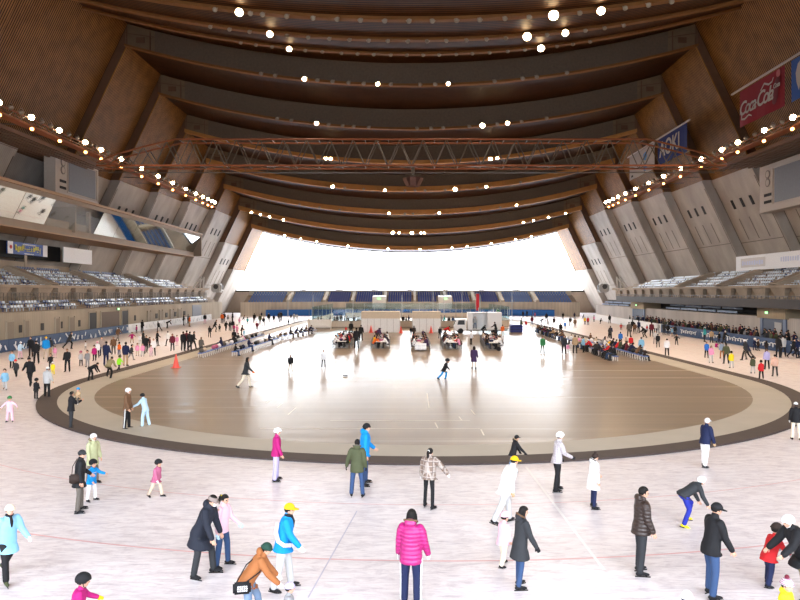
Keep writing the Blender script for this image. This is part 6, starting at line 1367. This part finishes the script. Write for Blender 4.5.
for a in (
 (667, 356, 338.5, 'white', 'charcoal', 'hair_short', 'hair', 'walk', 20, RI), (658, 347.5, 334, 'black', 'charcoal', 'hair_short', 'hair', 'stand', 5, RI), (655, 344, 331, 'lightgrey', 'grey', 'hair_short', 'hair', 'stand', 175, RI), (676.5, 345, 334, 'black', 'black', 'hair_short', 'hair', 'arms', 175, RI), (706.5, 358, 342, 'blue', 'black', 'hair_short', 'hair', 'stand', 175, RI), (711, 363, 346, 'pink', 'lightgrey', 'hair_long', 'hair', 'stand', 175, RI), (722, 358.5, 342, 'bluegrey', 'rust', 'hair_short', 'hair', 'stand', 5, RI), (726.3, 364, 343.5, 'olive', 'charcoal', 'hair_short', 'hair', 'stand2', 5, RI), (731.5, 368, 351, 'yellow', 'lightgrey', 'hair_short', 'hair', 'stand', 5, RI),
 (704.5, 340.5, 326, 'teal', 'charcoal', 'knit', 'white', 'stand', 100, RB), (711.5, 340.5, 327.5, 'tan', 'charcoal', 'hair_short', 'hair', 'stand', 40, RB), (672, 335.5, 326, 'lightblue', 'tan', 'hair_short', 'hair', 'stand', 100, RB), (724, 342, 328, 'black', 'black', 'cap', 'white', 'reach', 150, RB), (719, 341, 329, 'black', 'navy', 'hair_short', 'hair', 'stand', 150, RB),
 (746, 360.5, 339.5, 'charcoal', 'black', 'helmet', 'white', 'walk', -30, RI), (748.5, 359.5, 340.5, 'navy', 'greybrown', 'hair_short', 'hair', 'glide', -40, RI), (753, 373.5, 356, 'olive', 'lightgrey', 'hair_short', 'hair', 'stand', 5, RI), (761.3, 379, 360, 'red', 'black', 'hair_short', 'hair', 'stand', 5, RI), (767, 369.5, 349.5, 'lavender', 'black', 'hair_short', 'brown', 'stand', 5, RI), (775, 376.5, 355, 'peach', 'charcoal', 'hair_short', 'hair', 'stand', 10, RI), (766.5, 351.5, 340, 'darkbrown', 'black', 'hair_long', 'hair', 'stand', 5, RB), (778, 357.5, 331, 'black', 'black', 'hair_short', 'hair', 'stand2', 60, RB), (783.2, 357, 334, 'lightgrey', 'black', 'hair_short', 'hair', 'stand', 5, RB), (793, 358, 338.5, 'black', 'black', 'hair_short', 'hair', 'walk', 150, RB), (797, 357.5, 338.5, 'navy', 'black', 'knit', 'grey', 'walk2', 150, RB), (754.5, 347, 335, 'navy', 'navy', 'helmet', 'white', 'stand2', 160, RB), (758, 346, 334, 'darkbrown', 'black', 'hair_short', 'hair', 'stand', 160, RB),
 (620.5, 345.5, 332, 'blue', 'charcoal', 'hair_short', 'hair', 'stand', 20, RI), (609.5, 339, 327.5, 'charcoal', 'black', 'hair_short', 'hair', 'walk2', 30, RF), (610.5, 338.5, 326, 'navy', 'black', 'hair_short', 'hair', 'stand', 30, RF), (631, 350, 336, 'red', 'black', 'hair_short', 'hair', 'stand', 10, RN), (641.3, 355, 337.5, 'lightblue', 'bluegrey', 'hair_short', 'hair', 'stand', 20, RN), (590.5, 342, 333, 'brown', 'greybrown', 'hair_short', 'hair', 'stand', 175, RN), (621, 330.5, 323.5, 'red', 'charcoal', 'hair_short', 'hair', 'arms', 175, RF), (575, 354, 335.5, 'tan', 'charcoal', 'hair_short', 'hair', 'stand', 20, RN), (564, 354.5, 335.5, 'charcoal', 'black', 'hair_short', 'hair', 'stand', 175, RN), (567.8, 353, 344, 'pink', 'lightgrey', 'hair_short', 'hair', 'stand', 20, RN), (626, 346, 338, 'beige', 'tan', 'hair_short', 'brown', 'stand', 20, RN), (542.5, 354, 336.5, 'green', 'olive', 'hair_short', 'brown', 'stand', 175, 'alone on the brown floor at right'),
 (521, 331, 318, 'olive', 'black', 'hair_short', 'hair', 'stand', 90, RF), (526, 327.5, 320, 'red', 'rose', 'hair_short', 'hair', 'stand', 175, RF), (523, 318, 311, 'black', 'black', 'hair_short', 'hair', 'stand', 5, RF), (527, 317, 310.5, 'black', 'black', 'hair_short', 'hair', 'stand', 5, RF), (532, 326, 316, 'maroon', 'jeans', 'hair_short', 'hair', 'stand', 5, RF), (535, 318, 312, 'rose', 'black', 'hair_short', 'hair', 'stand', 5, RF), (541, 325, 321.5, 'charcoal', 'black', 'hair_short', 'hair', 'bend', 60, RF), (546.5, 322, 313, 'black', 'black', 'hair_short', 'hair', 'stand', 5, RF), (548, 327, 319.5, 'grey', 'charcoal', 'hair_short', 'hair', 'stand', 175, RF), (554, 326.5, 317, 'darkbrown', 'grey', 'hair_short', 'hair', 'walk', 175, RF), (555.5, 316, 310.5, 'black', 'black', 'hair_short', 'hair', 'stand', 5, RF), (558.5, 316, 311.5, 'orange', 'black', 'hair_short', 'hair', 'stand', 5, RF), (563, 320, 312.5, 'black', 'black', 'hair_short', 'hair', 'stand', 175, RF), (565, 329.5, 321, 'blue', 'grey', 'hair_short', 'hair', 'stand', 5, RF), (570.3, 326, 317, 'black', 'black', 'hair_short', 'hair', 'stand', 5, RF), (575, 328.5, 318.5, 'brown', 'greybrown', 'hair_short', 'hair', 'stand', 5, RF), (574.5, 319, 312.5, 'navy', 'black', 'hair_short', 'hair', 'stand', 5, RF), (560.6, 334.5, 323, 'black', 'black', 'hair_short', 'hair', 'stand', 175, RF), (585, 325, 317, 'capyellow', 'charcoal', 'hair_short', 'hair', 'stand', 5, RF), (588, 325.5, 317, 'red', 'black', 'hair_short', 'hair', 'stand', 5, RF), (594, 322, 315.5, 'pink', 'charcoal', 'hair_short', 'hair', 'stand', 5, RF), (600.5, 324, 318, 'black', 'black', 'hair_short', 'hair', 'glide', 60, RF), (609.7, 323, 314, 'black', 'black', 'hair_short', 'hair', 'stand', 5, RF), (583, 319, 314, 'black', 'charcoal', 'hair_short', 'hair', 'glide', 90, RF), (629, 337, 322, 'greybrown', 'black', 'hair_short', 'hair', 'stand', 20, RI), (632.5, 332, 320, 'black', 'black', 'hair_short', 'hair', 'stand', 20, RI), (638.5, 333, 320.5, 'navy', 'charcoal', 'hair_short', 'hair', 'stand2', 60, RI), (635, 334, 323, 'brown', 'black', 'hair_short', 'hair', 'stand', 20, RI), (646, 338, 328, 'black', 'black', 'hair_short', 'hair', 'crouch', -60, RI), (647, 331, 324.5, 'red', 'black', 'hair_short', 'hair', 'stand', 20, RI), (651.6, 337, 322, 'maroon', 'black', 'hair_short', 'hair', 'stand', 20, RI), (655.5, 334, 322, 'white', 'charcoal', 'hair_short', 'hair', 'stand', 20, RI), (658, 332, 321, 'lightgrey', 'grey', 'hair_short', 'hair', 'stand', 20, RI), (664, 332.5, 320.5, 'charcoal', 'black', 'hair_short', 'hair', 'stand', 40, RI), (668, 333.5, 322, 'black', 'black', 'hair_short', 'hair', 'stand', 40, RI), (675, 334.5, 323, 'black', 'black', 'hair_short', 'hair', 'stand', 40, RI),
 (583.5, 353, 337, 'lightblue', 'black', 'hair_short', 'hair', 'stand', -100, RN),
):
    C(a[0], a[1], a[2], a[3], a[4], a[5], a[6], a[7], a[8], where=a[9], group='skaters on the right side' if 'ice' in a[9] or 'pads' in a[9] else None)
C(716, 347.5, 344, 'magenta', 'charcoal', 'hair_short', 'hair', 'sit', 60, h=1.05, label='child in magenta jacket who has fallen and sits on the right ice', dz=-.42 * .55)
# people standing among the tables and by the truck
TB_ = 'standing among the tables'
for px, py, top, j, t, p, hd in ((361, 341, 322, 'black', 'black', 'stand', 5), (351, 336, 318.5, 'black', 'black', 'stand', 5), (346, 333, 327.5, 'red', 'black', 'stand', 175), (376, 340, 327, 'maroon', 'black', 'bend', 60), (379, 341, 328, 'purple', 'charcoal', 'stand', 5), (411, 336, 327, 'black', 'black', 'stand', 175), (414, 338, 326, 'darkbrown', 'black', 'stand', 5), (423, 339, 330, 'purple', 'black', 'stand', 175), (440, 339, 327, 'black', 'black', 'stand', 175), (445, 337, 327, 'red', 'charcoal', 'bend', 90), (461, 350, 334, 'brown', 'lightgrey', 'sitlean', -60), (471, 345, 331, 'white', 'black', 'stand', 60), (482, 336, 322, 'black', 'black', 'crouch', 60), (496, 336, 322, 'black', 'charcoal', 'reach', -60), (502.5, 337, 325, 'orange', 'cream', 'stand', 20)):
    C(px, py, top, j, t, 'hair_short', 'hair', p, hd, where=TB_, group='people standing among the tables', kid=False)
for px, py, top, j, t in ((471.5, 328, 315.5, 'grey', 'charcoal'), (475, 328, 314.5, 'lightgrey', 'lightjeans')):
    x, y = (px - VX) * 93.3 / F, 93.3
    crowd(0, 0, 1.62, j, t, 'hair_short', 'hair', 'stand', 175, xy=(x, y), dz=.68, where='standing inside the open truck', kid=False)
# people inside the small rink, behind its glass
random.seed(31)
for i, (px, j) in enumerate(((318, 'black'), (321, 'greybrown'), (330, 'navy'), (334, 'charcoal'), (337, 'black'), (341, 'black'), (344.5, 'navy'), (347.5, 'charcoal'), (354, 'black'), (358, 'grey'), (362, 'black'), (366, 'charcoal'), (370, 'navy'), (374, 'black'), (403, 'black'), (406, 'charcoal'), (408.5, 'navy'), (441, 'grey'), (444, 'teal'), (449, 'charcoal'), (453, 'jeans'), (497, 'black'), (500, 'darkbrown'))):
    Y = random.uniform(109, 116); crowd(0, 0, random.uniform(1.6, 1.78), j, random.choice(('black', 'charcoal', 'jeans')), 'hair_short', 'hair', random.choice(('stand', 'stand2', 'walk')), random.choice((5, 175, 90)), xy=((px - VX) * Y / F, Y), dz=.08, where='behind the glass of the small rink', group='people in the small rink', kid=False)
# dense row of spectators behind the right pads
random.seed(41); n = 0
cols = ['black', 'black', 'darkbrown', 'charcoal', 'greybrown', 'black', 'maroon', 'brown', 'navy', 'black', 'grey', 'olive']
Y = 57.0
while Y < 117 and n < 170:
    for row in range(4):
        x = (35.95 if Y < 96 else 36.6) + row * 1.15 + random.uniform(-.2, .2) + max(0, (Y - 96)) * .05
        if x < 40.4 and random.random() < .92:
            crowd(0, 0, random.uniform(1.55, 1.8), random.choice(cols), random.choice(('black', 'charcoal', 'greybrown')), random.choice(('hair_short', 'hair_short', 'hair_long', 'knit')), random.choice(('hair', 'hair', 'darkbrown', 'maroon')), random.choice(('stand', 'stand', 'stand2', 'reach')), -90 + random.uniform(-50, 50), xy=(AX + x, Y + .5 * (row % 2) + random.uniform(-.3, .3)), label='spectator in dark winter clothes standing in the dense row behind the right pads', group='spectators behind the right pads', kid=False); n += 1
    Y += 1.35
build_crowd(300 - 46)
finish_labels()
# ------------------------------------------------------------------ daylight, camera, view
w = bpy.data.worlds.new('overcast daylight'); SC.world = w; w.use_nodes = True
n, l = w.node_tree.nodes, w.node_tree.links
bg = n['Background']; tc = n.new('ShaderNodeTexCoord'); sp = n.new('ShaderNodeSeparateXYZ'); l.new(tc.outputs['Generated'], sp.inputs[0])
ra = n.new('ShaderNodeValToRGB'); ra.color_ramp.elements[0].position = .0; ra.color_ramp.elements[0].color = (.88, .91, .95, 1); ra.color_ramp.elements[1].position = .8; ra.color_ramp.elements[1].color = (.78, .87, 1, 1)
l.new(sp.outputs['Z'], ra.inputs['Fac']); l.new(ra.outputs[0], bg.inputs['Color']); bg.inputs['Strength'].default_value = SKY
for y, rz in ((187.3, 0), (-6.3, math.pi)):
    ld = bpy.data.lights.new('window_portal', 'AREA'); ld.shape = 'RECTANGLE'; ld.size = 86; ld.size_y = 17; ld.cycles.is_portal = True
    o = bpy.data.objects.new('window_portal', ld); COL.objects.link(o); o.location = W(0, y, H + 7.5); o.rotation_euler = (-math.pi / 2 if rz == 0 else math.pi / 2, 0, 0)
cd = bpy.data.cameras.new('camera'); cam = bpy.data.objects.new('camera', cd); COL.objects.link(cam)
cd.sensor_width = 36; cd.sensor_fit = 'HORIZONTAL'; cd.lens = 36 * F / 800; cd.shift_x = -(VX - 400) / 800; cd.shift_y = (VY - 300) / 800
cd.clip_end = 1000; cd.clip_start = .1
cam.location = (0, 0, H); cam.rotation_euler = (math.pi / 2, 0, 0); SC.camera = cam
SC.view_settings.view_transform = 'Standard'; SC.view_settings.look = 'None'; SC.view_settings.gamma = 1; SC.view_settings.use_curve_mapping = False
SC.view_settings.exposure = EXPO
SC.cycles.use_denoising = True; SC.cycles.max_bounces = 8; SC.cycles.diffuse_bounces = 5; SC.cycles.glossy_bounces = 4; SC.cycles.transparent_max_bounces = 12; SC.cycles.sample_clamp_indirect = 8; SC.cycles.caustics_reflective = False; SC.cycles.caustics_refractive = False
